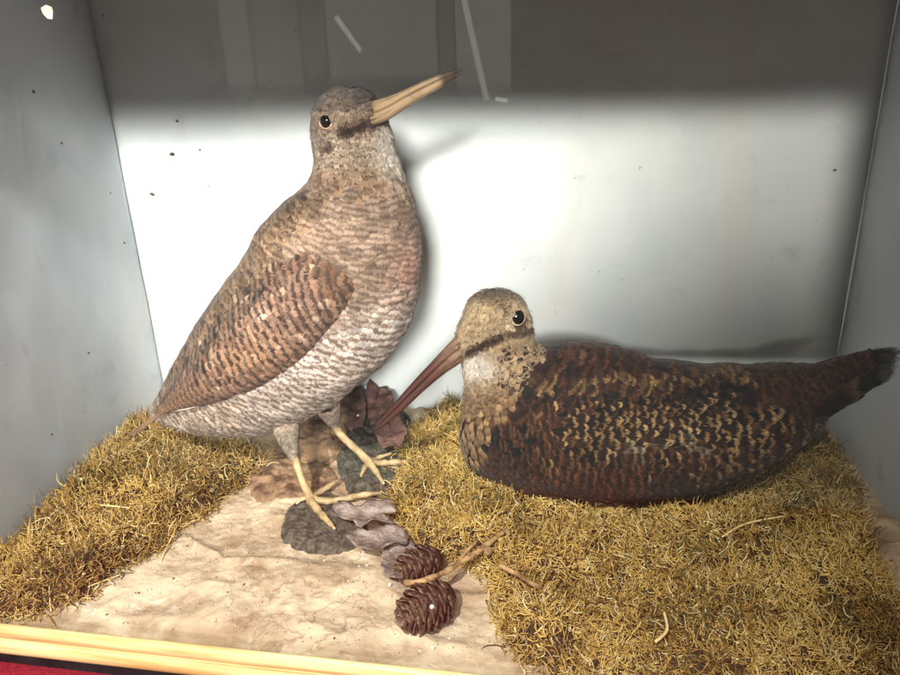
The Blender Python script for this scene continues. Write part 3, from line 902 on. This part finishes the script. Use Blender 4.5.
# legs
def leg(root, pts, rad, toes, thigh):
    v, f = tube(cr(pts, 4), cr([[r] for r in rad], 4)[:, 0], 12, .05)
    lg = mesh_obj('leg', v, f, M_LEG, root)
    for tp, tr in toes:
        P = cr(tp, 4); R = cr([[r] for r in tr], 4)[:, 0]
        R = np.array([1.12*r*(1+.16*math.sin(i*2.1)) for i, r in enumerate(R)])
        v, f = tube(P, R, 10, .04)
        mesh_obj('toe', v, f, M_LEG, lg)
    TF = Feathers(); P = cr(thigh[0], 10); R = cr([[r] for r in thigh[1]], 10)[:, 0]
    for i in range(0, len(P)-1):
        d = P[min(i+1, len(P)-1)]-P[max(i-1, 0)]; d /= np.linalg.norm(d)
        a = np.cross(d, (0, 1, .1)); a /= np.linalg.norm(a); b = np.cross(d, a)
        for k in range(11):
            g = 2*math.pi*(k+.5*(i % 2)+random.uniform(-.2, .2))/11
            n = math.cos(g)*a+math.sin(g)*b
            r1 = random.random()
            TF.add(None, P[i]+n*R[i]*.9, d-n*.12, n, random.uniform(.007, .011), random.uniform(.0016, .0026), .0002, .0002, .1, jc((206, 184, 162), r1, 14), (146, 114, 90), (222, 206, 188), 1.6, .6, .3, (r1, random.random(), random.random(), random.gauss(0, .25)))
    TF.build('thigh_feathers', lg)
def zfix(p, z): return np.array((p[0], p[1], z))
yn, yf = .385, .432
pt = lambda x, y, Y: at_y(x, y, Y)
YN = at_z(311, 499, .0105)[1]; YFR = at_z(371, 464, .0115)[1]
gt = lambda x, y, z=.0095: at_z(x, y, z)
leg(w1, [pt(289, 440, YN+.013), pt(291, 449, YN+.010), pt(297, 465, YN+.006), pt(304, 484, YN+.002), pt(311, 499, YN)], [.0024, .0030, .0026, .0025, .0032],
    [([gt(310, 499, .0105), gt(328, 501), gt(345, 499), gt(362, 495, .0105), gt(382, 493, .011)], [.0028, .0021, .0020, .0019, .0009]),
     ([gt(310, 499, .0105), gt(318, 510), gt(326, 519), gt(335, 529, .009)], [.0028, .0022, .0019, .0008]),
     ([gt(311, 498, .0105), gt(322, 491), gt(331, 485), gt(339, 480)], [.0024, .0018, .0016, .0008]),
     ([gt(309, 497, .0115), gt(302, 499, .0105), gt(296, 504, .008)], [.0020, .0013, .0007])],
    ([pt(286, 424, YN+.020), pt(288, 436, YN+.014), pt(291, 447, YN+.010)], [.0100, .0066, .0034]))
leg(w1, [pt(333, 419, YFR+.001), pt(336, 427, YFR+.001), pt(343, 437, YFR+.001), pt(358, 451, YFR), pt(371, 464, YFR)], [.0024, .0032, .0028, .0027, .0034],
    [([gt(370, 463, .0115), gt(385, 463, .011), gt(400, 462, .011), gt(418, 462, .012)], [.0028, .0021, .0019, .0008]),
     ([gt(371, 464, .0115), gt(377, 473, .0105), gt(384, 484, .010)], [.0026, .0019, .0008]),
     ([gt(371, 462, .0115), gt(381, 457, .0105), gt(392, 453, .0105)], [.0022, .0016, .0008]),
     ([gt(369, 462, .012), gt(364, 469, .011), gt(361, 477, .0085)], [.0020, .0015, .0008])],
    ([pt(326, 402, YFR-.006), pt(330, 412, YFR-.002), pt(334, 421, YFR+.001)], [.0100, .0066, .0036]))

# ================================================================== crouching woodcock
TONE[:] = [.45, .40, .80]
Y2 = .415
w2 = empty('woodcock', (.03, Y2, .005), 'dark rufous stuffed woodcock crouching on the golden moss, bill pointing down', 'bird', 'stuffed woodcocks in the case')
ST2 = [
    (494, 290, 488, 290, .002, -.001),
    (509, 292.5, 477, 295, .0085, -.001),
    (521, 300, 468, 304, .0135, -.002),
    (529, 314, 463, 318, .0165, -.002),
    (531.5, 331, 461, 336, .0175, -.001),
    (535, 347, 463, 358, .0175, 0),
    (549, 350, 466, 384, .0200, 0),
    (572, 348, 464, 410, .0260, 0),
    (598, 349, 461, 434, .0320, 0),
    (624, 353, 465, 452, .0370, 0),
    (648, 361, 480, 466, .0400, 0),
    (676, 367, 512, 480, .0420, 0),
    (702, 370, 556, 491, .0430, 0),
    (724, 371, 605, 494, .0420, 0),
    (746, 371, 655, 491, .0390, 0),
    (766, 370, 704, 481, .0340, 0),
    (786, 369, 750, 463, .0270, 0),
    (806, 369, 790, 436, .0180, 0),
    (824, 367, 820, 418, .0130, 0),
    (846, 360, 843, 404, .0090, 0),
    (872, 353, 868, 388, .0050, 0)]
G2 = loft_grid(ST2, Y2)
bulge(G2, at_y(466, 343, Y2-.006), .010, (-.0030, -.002, -.001))
roughen(G2, 5)
body2 = Loft(G2)
b2 = mesh_obj('body', G2.reshape(-1, 3), body2.faces(), M_UNDER2, w2)

def spec2(x, y, r):
    r2 = random.random()
    nk = 1-ss(0, 60, (x-540)*.6+(y-350)*.8-(x-540)*0) if False else 0
    head = (y < 362 and x < 540)
    # line between neck/breast and the mantle: from the nape (540,350) down to (480,462)
    side = (x-540)*.88+(y-350)*.47          # >0 to the right of the line
    if head or side < -2:
        if math.hypot(x-518, y-317) < 8: return None
        L, W = .0048, .0014
        A, B, C = (164, 138, 104), (108, 82, 60), (192, 168, 134)
        crown = max(1-ss(294, 303, y), .9*math.exp(-(((x-(500+(y-300)*.6))/6)**2))*(1-ss(300, 322, y)))
        ring = math.exp(-((math.hypot(x-518, y-317)-11)/3)**2); A = blend(A, (206, 184, 150), ring*.8)
        A = blend(A, (84, 64, 48), crown); B = blend(B, (52, 36, 28), crown)
        st = math.exp(-(((y-(348-(x-468)*.47))/5.0)**2))*ss(462, 468, x)*(1-ss(500, 509, x))
        st = max(st, .8*math.exp(-(((y-(330-(x-510)*.2))/4)**2))*ss(500, 510, x))
        th = math.exp(-((x-476)/17)**2-((y-363)/13)**2)
        th = min(1, th*1.5)
        ck = ss(334, 352, y)*ss(488, 505, x)
        A = blend(A, (172, 142, 106), ck); B = blend(B, (72, 44, 32), ck)
        if r2 < .42*ck: A = B = (58, 34, 24)
        A, B, C = blend(A, (224, 208, 192), th), blend(B, (204, 184, 164), th), blend(C, (232, 220, 206), th)
        if st > .25: A, B, C = blend(A, (44, 23, 17), st), blend(B, (34, 19, 15), st), blend(C, (66, 40, 28), st)
        br = ss(376, 400, y)
        A, B, C = blend(A, (166, 132, 92), br), blend(B, (82, 54, 36), br), blend(C, (190, 158, 114), br)
        d = dict(L=L*(1+.75*br+.2*ck), W=W*(1+.9*br+.2*ck), A=jc(A, r, 12), B=jc(B, r2, 10), C=jc(C, r, 10), f=1.1+.4*br, bs=.75*(1-.7*th), ts=.4, lift=.0010, row=.34, jit=.15, cam=.1)
        if br > .4: d.update(C=jc((66, 42, 28), r2, 8), ts=.55, bs=.35)
        return d
    # mantle and back
    A, B, C = (68, 39, 27), (30, 18, 15), (104, 66, 44)
    stk = nz(x*.018, y*.10, 3)
    if stk > .22 and r2 < .75: A, C = (30, 20, 17), (54, 34, 24)
    elif stk < -.28 and r2 < .6: A, C = (100, 68, 44), (150, 112, 74)
    if y > 440: A, C = (92, 50, 30), (128, 78, 50)
    band = math.exp(-(((y-(378+(x-560)*.03))/7)**2))
    if band > .4 and r2 < .6 and x > 520: A, C = (104, 76, 50), (176, 136, 88)
    blk = max(math.exp(-((x-585)/24)**2-((y-398)/12)**2), math.exp(-((x-690)/50)**2-((y-396)/12)**2))
    if blk > .4 and r2 < .75: A, B = (22, 17, 16), (14, 12, 12); C = (60, 40, 28)
    if x > 852 and r2 < ss(850, 880, x)*1.2: A, B, C = (30, 24, 22), (18, 15, 14), (70, 60, 52)
    elif x > 740: A, B, C = (72, 42, 28), (40, 25, 19), (100, 66, 44)
    return dict(L=.0150, W=.0056, A=jc(A, r, 9), B=jc(B, r2, 6), C=jc(C, r, 10), f=1.6, bs=.75, ts=.5, lift=.0011, row=.32, jit=.10, cam=.13)
head2 = spec2
def spec2b(x, y, r):
    d = head2(x, y, r)
    if d and ((y < 362 and x < 540) or (x-540)*.88+(y-350)*.47 < -2):
        for k in 'AC': d[k] = tuple(min(252, c*1.10) for c in d[k])
    return d
F2 = Feathers(); plume(body2, spec2b, Y2, F2, 0.4); F2.build('plumage', b2)

WU2 = [(492, 428), (520, 408), (560, 392), (620, 386), (690, 388), (740, 394), (785, 404), (822, 424)]
WL2 = [(476, 448), (490, 466), (530, 488), (590, 500), (650, 499), (715, 487), (765, 468), (820, 430)]
def ctr2(u): return pl(WU2, u), pl(WL2, u)
def wspec2(x, y, r):
    r2 = random.random(); r3 = random.random()
    A, B, C = (78, 46, 30), (34, 21, 16), (128, 88, 56)
    ts, bs, f = .45, .8, 1.8
    # rows of buff spots in the middle of the wing
    buff = ss(530, 560, x)*(1-ss(712, 780, x))*math.exp(-((y-428)/24)**2)
    wide = r2 < buff*1.1
    if wide:
        C = jc((170, 130, 84), r3, 30); A = (48, 31, 23); ts = .85
    ash = math.exp(-((x-640)/50)**2-((y-444)/9)**2)
    if r3 < ash*.55: A, C = (104, 90, 70), (150, 134, 106); ts = .7
    blk = math.exp(-((x-585)/30)**2-((y-403)/13)**2)+math.exp(-((x-680)/52)**2-((y-399)/12)**2)+math.exp(-((x-724)/12)**2-((y-420)/24)**2)+.8*math.exp(-((x-505)/20)**2-((y-440)/10)**2)
    if r3 < blk: A, B = (24, 18, 17), (14, 12, 12)
    red = ss(462, 488, y)*(1-ss(600, 660, x))
    if r2 > buff*.85: A, C = blend(A, (112, 54, 30), red), blend(C, (142, 80, 48), red)
    t = ss(640, 800, x)
    if t > .1 and r2 < .4: C = (168, 132, 90); ts = .8
    if buff > .3 and t < .4:
        return dict(L=.0130, W=.0026, A=jc(A, r, 10), B=jc(B, r2, 6), C=jc(C, r, 14), f=1.6, bs=.7, ts=ts, lift=.0011, row=.40, jit=.12, cam=.2, edge=.25 if wide else .9)
    return dict(L=.0115+.009*t, W=.0044+.0006*t, A=jc(A, r, 10), B=jc(B, r2, 6), C=jc(C, r, 14), f=f, bs=bs, ts=ts, lift=.0011, row=.36, jit=.08, ph=.6, cam=.15)
for s in (1, -1):
    wp = wing_patch(body2, ctr2, Y2, s, .0060)
    wo = mesh_obj('wing', wp.G.reshape(-1, 3), wp.faces(), M_UNDER2, w2)
    FW2 = Feathers(); plume(wp, wspec2, Y2, FW2, .2, wp.n-3, center=-s)
    FW2.build('wing_feathers', wo)
# tail: a flat fan running out to the right wall
FT = Feathers()
for layer in range(2):
    for k in range(16):
        t = k/15
        a = (836+4*t, 364+36*t) if layer == 0 else (806+8*t, 369+44*t)
        e = (904-8*t, 347+26*t) if layer == 0 else (872-12*t, 356+33*t)
        yo = -.022*(t-.5)
        p0 = at_y(*a, Y2-.004+yo-.003*layer); p1 = at_y(e[0]+random.uniform(-4, 4), e[1]+random.uniform(-1.5, 1.5), Y2-.005+yo-.002*layer)
        p1[0] = min(p1[0], XR-.006)
        d = p1-p0; Ln = np.linalg.norm(d); r1 = random.random()
        A = jc((30, 24, 22), r1, 8) if layer == 0 else jc((62, 38, 27), r1, 14)
        FT.add(None, p0, d/Ln, np.array((-.1, -.75, .65)), Ln, random.uniform(.0032, .0044), .0012*(k % 2), .0006, .10, A, (16, 13, 12) if layer == 0 else (32, 21, 17), (104, 96, 88) if layer == 0 else (140, 106, 72), Ln/.0075, .75, .45, (r1, random.random(), random.random(), random.gauss(0, .2)))
FT.build('tail', w2)
BP2 = [((459, 334), (464, 344), (470, 356)), ((449, 344), (453, 352), (459, 363)), ((434, 360), (438, 366), (443, 374)), ((416, 379), (419, 385), (423, 391)), ((398, 399), (400, 404), (404, 409)), ((383, 416), (384, 420), (386, 424)), ((373, 427), (373.5, 429), (374, 431.5))]
bl = empty('bill', (0, 0, 0), None, None); bl.parent = w2; bl.location = Vector(at_y(464, 344, Y2))-Vector(w2.location)
bill(bl, 'bill', BP2, Y2-.008, Y2-.016, M_BILL2, .0056, .0013, (('upper_mandible', 0, 1), ('lower_mandible', 1, 2)))
face_fringe(w2, body2, (464, 345), Y2-.0085, (374, 429), Y2-.016, (.0070, .0060), (124, 100, 72), (160, 134, 100))
eyes(w2, body2, (518, 317), Y2, .0054)

# ================================================================== things on the ground
def slab(name, px, z0, h, mat, label, cat, seed, rough=.0018, res=.0028, tilt=0):
    """a rough flat lump with the outline given in photo pixels, standing on the ground"""
    P = np.array([at_z(*p, z0+h*.7)[:2] for p in px]); c = P.mean(0)
    P = cr(np.vstack([P, P[:1]]), 14)[:-1]; n = len(P)
    P = np.array([c+(p-c)*(1+.05*fbm(p[0]*160, p[1]*160, seed, 3)) for p in P])
    K = 26; V = []
    for k in range(K+1):
        t = k/K
        for p in P:
            q = c+(p-c)*t; d = np.linalg.norm(p-c)*(1-t)
            e = min(1, d/.005)**.5
            V.append((q[0], q[1], z0+h*e+rough*(fbm(q[0]*110, q[1]*110, seed, 4)+.5*abs(nz(q[0]*420, q[1]*420, seed)))*min(1, d/.002)+tilt*(q[1]-c[1])))
    V += [(p[0], p[1], z0-.005) for p in P]
    q = grid_faces(K+2, n, True)
    return tag(mesh_obj(name, V, q, mat), label, cat)
slab('bark_piece', [(286, 508), (300, 497), (322, 490), (345, 497), (362, 510), (368, 530), (352, 546), (318, 551), (292, 546), (279, 530)], .0015, .0055, M_STONE, 'dark grey gritty bark piece under the near foot of the standing bird', 'bark', 3)
slab('bark_piece', [(330, 428), (350, 412), (392, 405), (412, 420), (404, 445), (416, 470), (398, 488), (352, 490), (338, 470)], .002, .0065, M_STONE, 'dark slab of bark under the far foot of the standing bird', 'bark', 7, .0025)
slab('bark_piece', [(262, 460), (285, 452), (318, 458), (338, 474), (330, 492), (296, 500), (262, 500), (246, 480)], .001, .005, M_WOODB, 'light brown rounded bark piece behind the near leg of the standing bird', 'bark', 9, .002)
slab('bark_piece', [(300, 410), (325, 400), (350, 408), (345, 440), (322, 452), (296, 446)], .006, .012, M_WOODB, 'brown upright lump of bark below the belly of the standing bird', 'bark', 12, .003)

def leaf(name, out, z, mat, label, curl, seed, tilt=(0, 0)):
    poly = [tuple(at_z(*p, z)[:2]) for p in out]
    P = np.array(poly); c = P.mean(0); n = len(P)
    P = cr(np.vstack([P, P[:1]]), 9)[:-1]; n = len(P)
    P = np.array([c+(p-c)*(1+.10*fbm(p[0]*240, p[1]*240, seed, 3)) for p in P])
    V = []; K = 7
    for k in range(K+1):
        t = k/K
        for i, p in enumerate(P):
            q = c+(p-c)*t
            zz = z+curl*t*t*(.4+.9*nz(math.cos(i*6.28/n)*1.5, math.sin(i*6.28/n)*1.5, seed))+.0016*fbm(q[0]*110, q[1]*110, seed, 4)+tilt[0]*(q[0]-c[0])+tilt[1]*(q[1]-c[1])
            V.append((q[0], q[1], zz))
    m = len(V); V += [(a, b, h-.0005) for a, b, h in V]
    f = []
    g = grid_faces(K+1, n, True); f += g; f += [tuple(i+m for i in q[::-1]) for q in g]
    for i in range(n):
        a, b = K*n+i, K*n+(i+1) % n; f.append((a, b, b+m, a+m))
    return tag(mesh_obj(name, V, f, mat), label, 'leaf')
leaf('dead_leaf', [(331, 509), (345, 503), (362, 505), (385, 504), (396, 512), (384, 517), (392, 528), (372, 526), (360, 531), (348, 522)], .015, M_LEAF, 'curled pinkish grey dead leaf just right of the near bird foot', .006, 2, (.05, -.1))
leaf('dead_leaf', [(346, 538), (358, 530), (374, 534), (392, 526), (408, 534), (404, 546), (388, 548), (372, 556), (356, 550)], .014, M_LEAF, 'pinkish grey dead leaf lying on the edge of the dark bark', .006, 5, (.02, -.12))
leaf('dead_leaf', [(384, 548), (398, 540), (414, 545), (418, 560), (406, 578), (392, 582), (382, 568)], .009, M_LEAF, 'pale grey dead leaf tucked behind the small cone', .005, 8)
leaf('dead_leaf', [(336, 408), (338, 396), (346, 390), (351, 396), (358, 391), (364, 396), (366, 408), (360, 422), (344, 420)], .020, M_LEAFR, 'dark red dead leaf standing behind the far leg of the standing bird', .006, 11, (0, .22))
leaf('dead_leaf', [(366, 404), (368, 390), (375, 387), (380, 394), (387, 393), (394, 404), (386, 420), (370, 418)], .020, M_LEAFR, 'dark red dead leaf left of the tip of the dark bill', .006, 13, (.1, .22))
leaf('dead_leaf', [(372, 428), (384, 420), (400, 424), (408, 436), (398, 446), (380, 442)], .020, M_LEAFR, 'crumpled red brown leaf under the tip of the dark bill', .006, 17, (.1, .2))

def cone(root_label, tip_px, base_px, z, zt, n, rad):
    tip = at_z(*tip_px, zt); base = at_z(*base_px, z)
    ax = tip-base; Ln = np.linalg.norm(ax); ax /= Ln
    a = np.cross(ax, (0, 0, 1)); a /= np.linalg.norm(a); b = np.cross(ax, a)
    c = empty('larch_cone', tuple((tip+base)/2), root_label, 'cone', 'larch cones on the twig')
    core = []; S = 16
    prof = lambda t: rad*(math.sin(math.pi*min(1, .12+.88*t)**.85)**.6 if t < 1 else 0)
    for i in range(13):
        t = i/12
        for k in range(S):
            g = 2*math.pi*k/S; r = max(prof(t*.97)*.72, .0005)
            core.append(base+ax*Ln*t*.95+r*(math.cos(g)*a+math.sin(g)*b))
    f = grid_faces(13, S, True); f.append(tuple(range(S))[::-1]); f.append(tuple(12*S+k for k in range(S)))
    mesh_obj('cone_core', core, f, M_CONEC, c)
    for i in range(n):
        t = (i+.5)/n; g = i*2.39996
        rd = math.cos(g)*a+math.sin(g)*b; sd = -math.sin(g)*a+math.cos(g)*b
        r = max(prof(t*.97), .0014)
        sz = rad*(.62 if t < .75 else .62-.9*(t-.75))
        op = .62-.35*t                      # how far the scale opens outward
        o = base+ax*Ln*(t*.93-.02)+rd*r*.62
        dr = ax*math.cos(op)+rd*math.sin(op); nn = rd*math.cos(op)-ax*math.sin(op)
        V = []; U_ = (-1, -.6, -.2, .2, .6, 1); T_ = (0, .3, .6, .85, 1)
        for s in (0, 1):
            for tt in T_:
                for u in U_:
                    wv = (.55+.75*tt)*(1 if tt < .7 else math.sqrt(max(0, 1-((tt-.7)/.36)**2)))
                    q = o+dr*sz*1.05*(tt-.10*u*u*tt)+sd*u*sz*.62*wv+nn*(sz*(.16*tt*tt-.22*u*u)+.10*sz-s*.07*sz*(1.2-tt))
                    V.append(q)
        nu, nt = len(U_), len(T_); f = grid_faces(nt, nu); h = nu*nt
        f = f+[tuple(k+h for k in q[::-1]) for q in f]
        rim = [k for k in range(nu)]+[j*nu+nu-1 for j in range(1, nt)]+[(nt-1)*nu+k for k in range(nu-2, -1, -1)]+[j*nu for j in range(nt-2, 0, -1)]
        for k in range(len(rim)):
            p, q = rim[k], rim[(k+1) % len(rim)]; f.append((q, p, p+h, q+h))
        mesh_obj('scale', V, f, M_CONE, c)
cone('smaller brown larch cone lying behind the twig', (399, 574), (438, 556), .011, .011, 40, .0112)
cone('larger brown larch cone in front of the twig, tip to the viewer', (402, 621), (449, 592), .0125, .0115, 52, .0130)
P = [at_z(404, 583, .020), at_z(425, 580, .022), at_z(445, 572, .020), at_z(466, 559, .018), at_z(484, 547, .019), at_z(503, 532, .020)]
v1 = tube(cr(P, 5), [.0016+.0004*math.sin(i*1.3+.6*math.sin(i*.7)) for i in range(26)], 10, .2)
P2 = [at_z(455, 566, .019), at_z(466, 552, .019), at_z(478, 540, .021)]
v2 = tube(cr(P2, 4), [.0013, .0012, .0012, .0011, .0011, .001, .001, .0009, .0007], 8, .2)
v3 = uvsphere(at_z(488, 551, .019), .0026, 10)
v, f = join([v1, v2, v3]); tag(mesh_obj('twig', v, f, M_TWIG), 'knobbly light brown twig lying between the two cones', 'twig')
P = [at_z(500, 565, .020), at_z(520, 576, .019), at_z(540, 588, .018), at_z(552, 594, .016)]
v, f = tube(cr(P, 5), [.0014]*16, 8, .2); tag(mesh_obj('twig', v, f, M_TWIG), 'thin dark twig half sunk in the moss right of the cones', 'twig')

# crumbs of plaster and bark on the paper, past counting
V = []; fc = []
while len(V) < 2000*6:
    x, y = random.uniform(-.34, .04), random.uniform(.262, .40)
    if pip(x, y, rpoly): continue
    r = random.uniform(.00025, .0006)*(1.8 if random.random() < .06 else 1); z = gz(x, y)+r*.4; o = len(V)
    for d in ((1, 0, 0), (-1, 0, 0), (0, 1, 0), (0, -1, 0), (0, 0, 1), (0, 0, -1)):
        V.append((x+d[0]*r*random.uniform(.5, 1.3), y+d[1]*r*random.uniform(.5, 1.3), z+d[2]*r*random.uniform(.4, 1)))
    fc += [(o, o+2, o+4), (o+2, o+1, o+4), (o+1, o+3, o+4), (o+3, o, o+4), (o+2, o, o+5), (o+1, o+2, o+5), (o+3, o+1, o+5), (o, o+3, o+5)]
M_CRUMB = mat_simple('crumb', (96, 76, 58), (216, 200, 174), 260, .9, lo=.42, hi=.58)
tag(mesh_obj('crumbs', V, fc, M_CRUMB, None, False), 'fine crumbs scattered over the tan paper ground', 'crumbs', kind='stuff')
# straw stalks
def straw(px, z, r, label):
    P = [at_z(*p, zz) for p, zz in zip(px, z)]
    v, f = tube(cr(P, 5), [r]*((len(P)-1)*5+1), 6, .1)
    tag(mesh_obj('straw_stalk', v, f, M_SEEDY), label, 'stalk', 'loose straw stalks')
M_SEEDY = mat_simple('straw', (190, 156, 98), (222, 196, 140), 200, .7)
M_FIBRE = mat_simple('dark_fibre', (92, 66, 44), (130, 98, 68), 200, .8)
straw([(76, 592), (95, 584), (122, 574)], [.004, .006, .004], .0005, 'short straw stalk on the paper below the left moss')
straw([(160, 563), (168, 545), (178, 524)], [.003, .006, .006], .0005, 'upright straw stalk at the right end of the left moss')
straw([(722, 537), (745, 524), (785, 516)], [.022, .025, .023], .0006, 'long straw stalk on the golden moss below the wing')
straw([(100, 505), (112, 506), (130, 508)], [.016, .017, .015], .0006, 'pale straw stalk lying across the left moss')
straw([(655, 642), (667, 630), (664, 612)], [.020, .022, .024], .0008, 'pale forked straw stalk near the lower edge of the golden moss')

# specks on walls, paper and glass
def chip(name, p, n, r, mat, label, cat, group, sx=1.0, th=.0005):
    n = np.array(n, float); a = np.cross(n, (.1, .2, .97)); a /= np.linalg.norm(a); b = np.cross(n, a)
    m = random.randint(5, 7); V = []
    out = [(math.cos(6.283*k/m)*random.uniform(.6, 1.2)*sx, math.sin(6.283*k/m)*random.uniform(.6, 1.2)) for k in range(m)]
    for h in (0, 1):
        for (u, w) in out: V.append(p+r*(u*a+w*b)+n*th*h)
    f = [tuple(range(m))[::-1], tuple(range(m, 2*m))]+[(k, (k+1) % m, m+(k+1) % m, m+k) for k in range(m)]
    return tag(mesh_obj(name, V, f, mat, None, False), label, cat, group)
for (x, y, r, lb) in [(172, 154, .0017, 'brown speck on the back wall above the others at left'), (152, 194, .0015, 'dark triangular speck low on the back wall at left'), (177, 121, .0012, 'reddish thin speck highest on the back wall at left'),
                      (200, 150, .0008, 'tiny dark speck nearest the standing bird on the back wall'), (209, 186, .0007, 'tiny brown speck beside the shoulder of the standing bird'), (835, 170, .0009, 'small dark speck near the right corner of the back wall')]:
    chip('speck', at_y(x, y, YB-.0015), (0, -1, 0), r, M_SPECK, lb, 'speck', 'specks on the back wall', 1.3)
def left_pt(x, y):
    for k in range(3):
        X = XL0 if k == 0 else XL0+(XL1-XL0)*(p[1]-YF)/(YB-YF)
        p = at_x(x, y, X)
    p[0] += .0012; return p
for (x, y, r, lb) in [(32, 92, .0012, 'dark speck highest on the left wall'), (60, 143, .0010, 'dark speck beside the crease of the left wall'), (123, 243, .0011, 'dark oval speck near the left corner of the case'),
                      (87, 353, .0011, 'dark speck low in the middle of the left wall'), (50, 434, .0010, 'dark speck just above the left moss'), (109, 193, .0008, 'tiny speck near the left corner below the crease')]:
    chip('speck', left_pt(x, y), (1, 0, 0), r, M_SPECK, lb, 'speck', 'specks on the left wall')
chip('paint_flake', at_y(48, 11, .2535), (0, 1, 0), .0030, M_FLAKE, 'cream paint flake stuck on the glass at upper left', 'flake', None, 1.0)
for (x, y, lb) in [(358, 416, 'white grain on the dark bark by the far leg'), (390, 585, 'white grain left of the small cone'), (433, 648, 'white grain below the large cone'), (432, 607, 'white grain on the large cone')]:
    z = .02 if y == 607 else (.016 if y == 416 else gz(*at_z(x, y)[:2])+.001)
    if y == 607: z = .030
    chip('grain', at_z(x, y, z), (0, -.4, .9), .0012, M_SEED, lb, 'grain', 'white grains on the floor', .8, .0008)

# ------------------------------------------------------------------ light
def spot(name, pos, tgt, energy, ang, blend_, radius, col):
    l = bpy.data.lights.new(name, 'SPOT'); l.energy = energy; l.spot_size = math.radians(ang); l.spot_blend = blend_
    l.shadow_soft_size = radius; l.color = col
    o = bpy.data.objects.new(name, l); COL.objects.link(o); o.location = pos
    o.rotation_euler = (Vector(tgt)-Vector(pos)).to_track_quat('-Z', 'Y').to_euler()
    return o
# low soft lamp in front: lights the walls up to the shadow of the top rail
def area(name, pos, tgt, energy, sx, sy, spread, col):
    l = bpy.data.lights.new(name, 'AREA'); l.energy = energy; l.shape = 'RECTANGLE'; l.size = sx; l.size_y = sy
    l.spread = math.radians(spread); l.color = col
    o = bpy.data.objects.new(name, l); COL.objects.link(o); o.location = pos
    o.rotation_euler = (Vector(tgt)-Vector(pos)).to_track_quat('-Z', 'Y').to_euler()
    return o
area('front_area', (-.04, -1.35, .73), (-.30, .50, .180), 1.75, .55, .27, 14, (1, .99, .97))
area('front_area', (.16, -1.35, .76), (.05, .54, .275), .34, .50, .24, 8, (1, .98, .92))  # added light to brighten the upper right of the back wall
# glowing panels and strips added to imitate reflections of the room in the glass
def mirror_lamp(name, x0, z0, x1, z1, L, rot=0, near=0):
    sx, sy = abs(x1-x0), abs(z1-z0)
    l = bpy.data.lights.new(name, 'AREA'); l.shape = 'RECTANGLE'; l.size = sx; l.size_y = sy; l.energy = L*math.pi*sx*sy
    o = bpy.data.objects.new(name, l); COL.objects.link(o); o.location = ((x0+x1)/2, .503-1.81+near, (z0+z1)/2)
    o.rotation_euler = (math.radians(90), rot, 0); l.color = (1, .96, .9)
for px0, px1, L in ((100, 226, .12), (228, 256, .50), (258, 304, .34), (306, 328, .22), (330, 438, .52), (441, 455, .20), (457, 511, .60)):
    rows = ((-45, 84, 1.0), (84.3, 92, .5), (92.3, 99, .25)) if px0 < 300 or px0 > 440 else ((-45, 74, 1.0), (74.3, 80, .5), (80.3, 85, .25))
    for (t0, t1, k) in rows:
        a, b, c = at_y(px0, t1, 1.81), at_y(px1, t1, 1.81), at_y(px1, t0, 1.81)
        mirror_lamp('reflection_panel', a[0], b[2], b[0], c[2], L*k)
mirror_lamp('reflection_strip', -.236, .24, -.222, .49, 1.4, -.22, .02)  # added strips imitating a reflected pole, a streak and a glint
mirror_lamp('reflection_strip', -.553, .36, -.541, .46, 1.8, -.62, .02)
mirror_lamp('reflection_strip', -.180, .238, -.150, .247, 3.0, .2, .02)
# steep lamp overhead: lights the floor up to the sharp shadow line at the foot of the back wall
spot('overhead_spot', (-.25, -.85, 1.32), (-.14, .315, .02), 228, 23, 1.0, .012, (1, .965, .90))
spot('overhead_spot', (.02, -.86, 1.32), (.04, .36, .03), 42, 40, 1.0, .012, (1, .97, .92))  # wide weak spot, added to brighten the right wall
spot('overhead_spot', (.42, -.80, 1.05), (-.30, .40, .12), 62, 24, 1.0, .07, (.94, .97, 1))  # soft fill spot, added to brighten the left wall
w = bpy.data.worlds.new('World'); scene.world = w; w.use_nodes = True
bg = w.node_tree.nodes['Background']; bg.inputs[0].default_value = (.88, .88, .87, 1); bg.inputs[1].default_value = .17

scene.render.engine = 'CYCLES'
scene.view_settings.view_transform = 'Standard'; scene.view_settings.look = 'None'
scene.view_settings.exposure = 0; scene.view_settings.gamma = 1
scene.cycles.transparent_max_bounces = 24
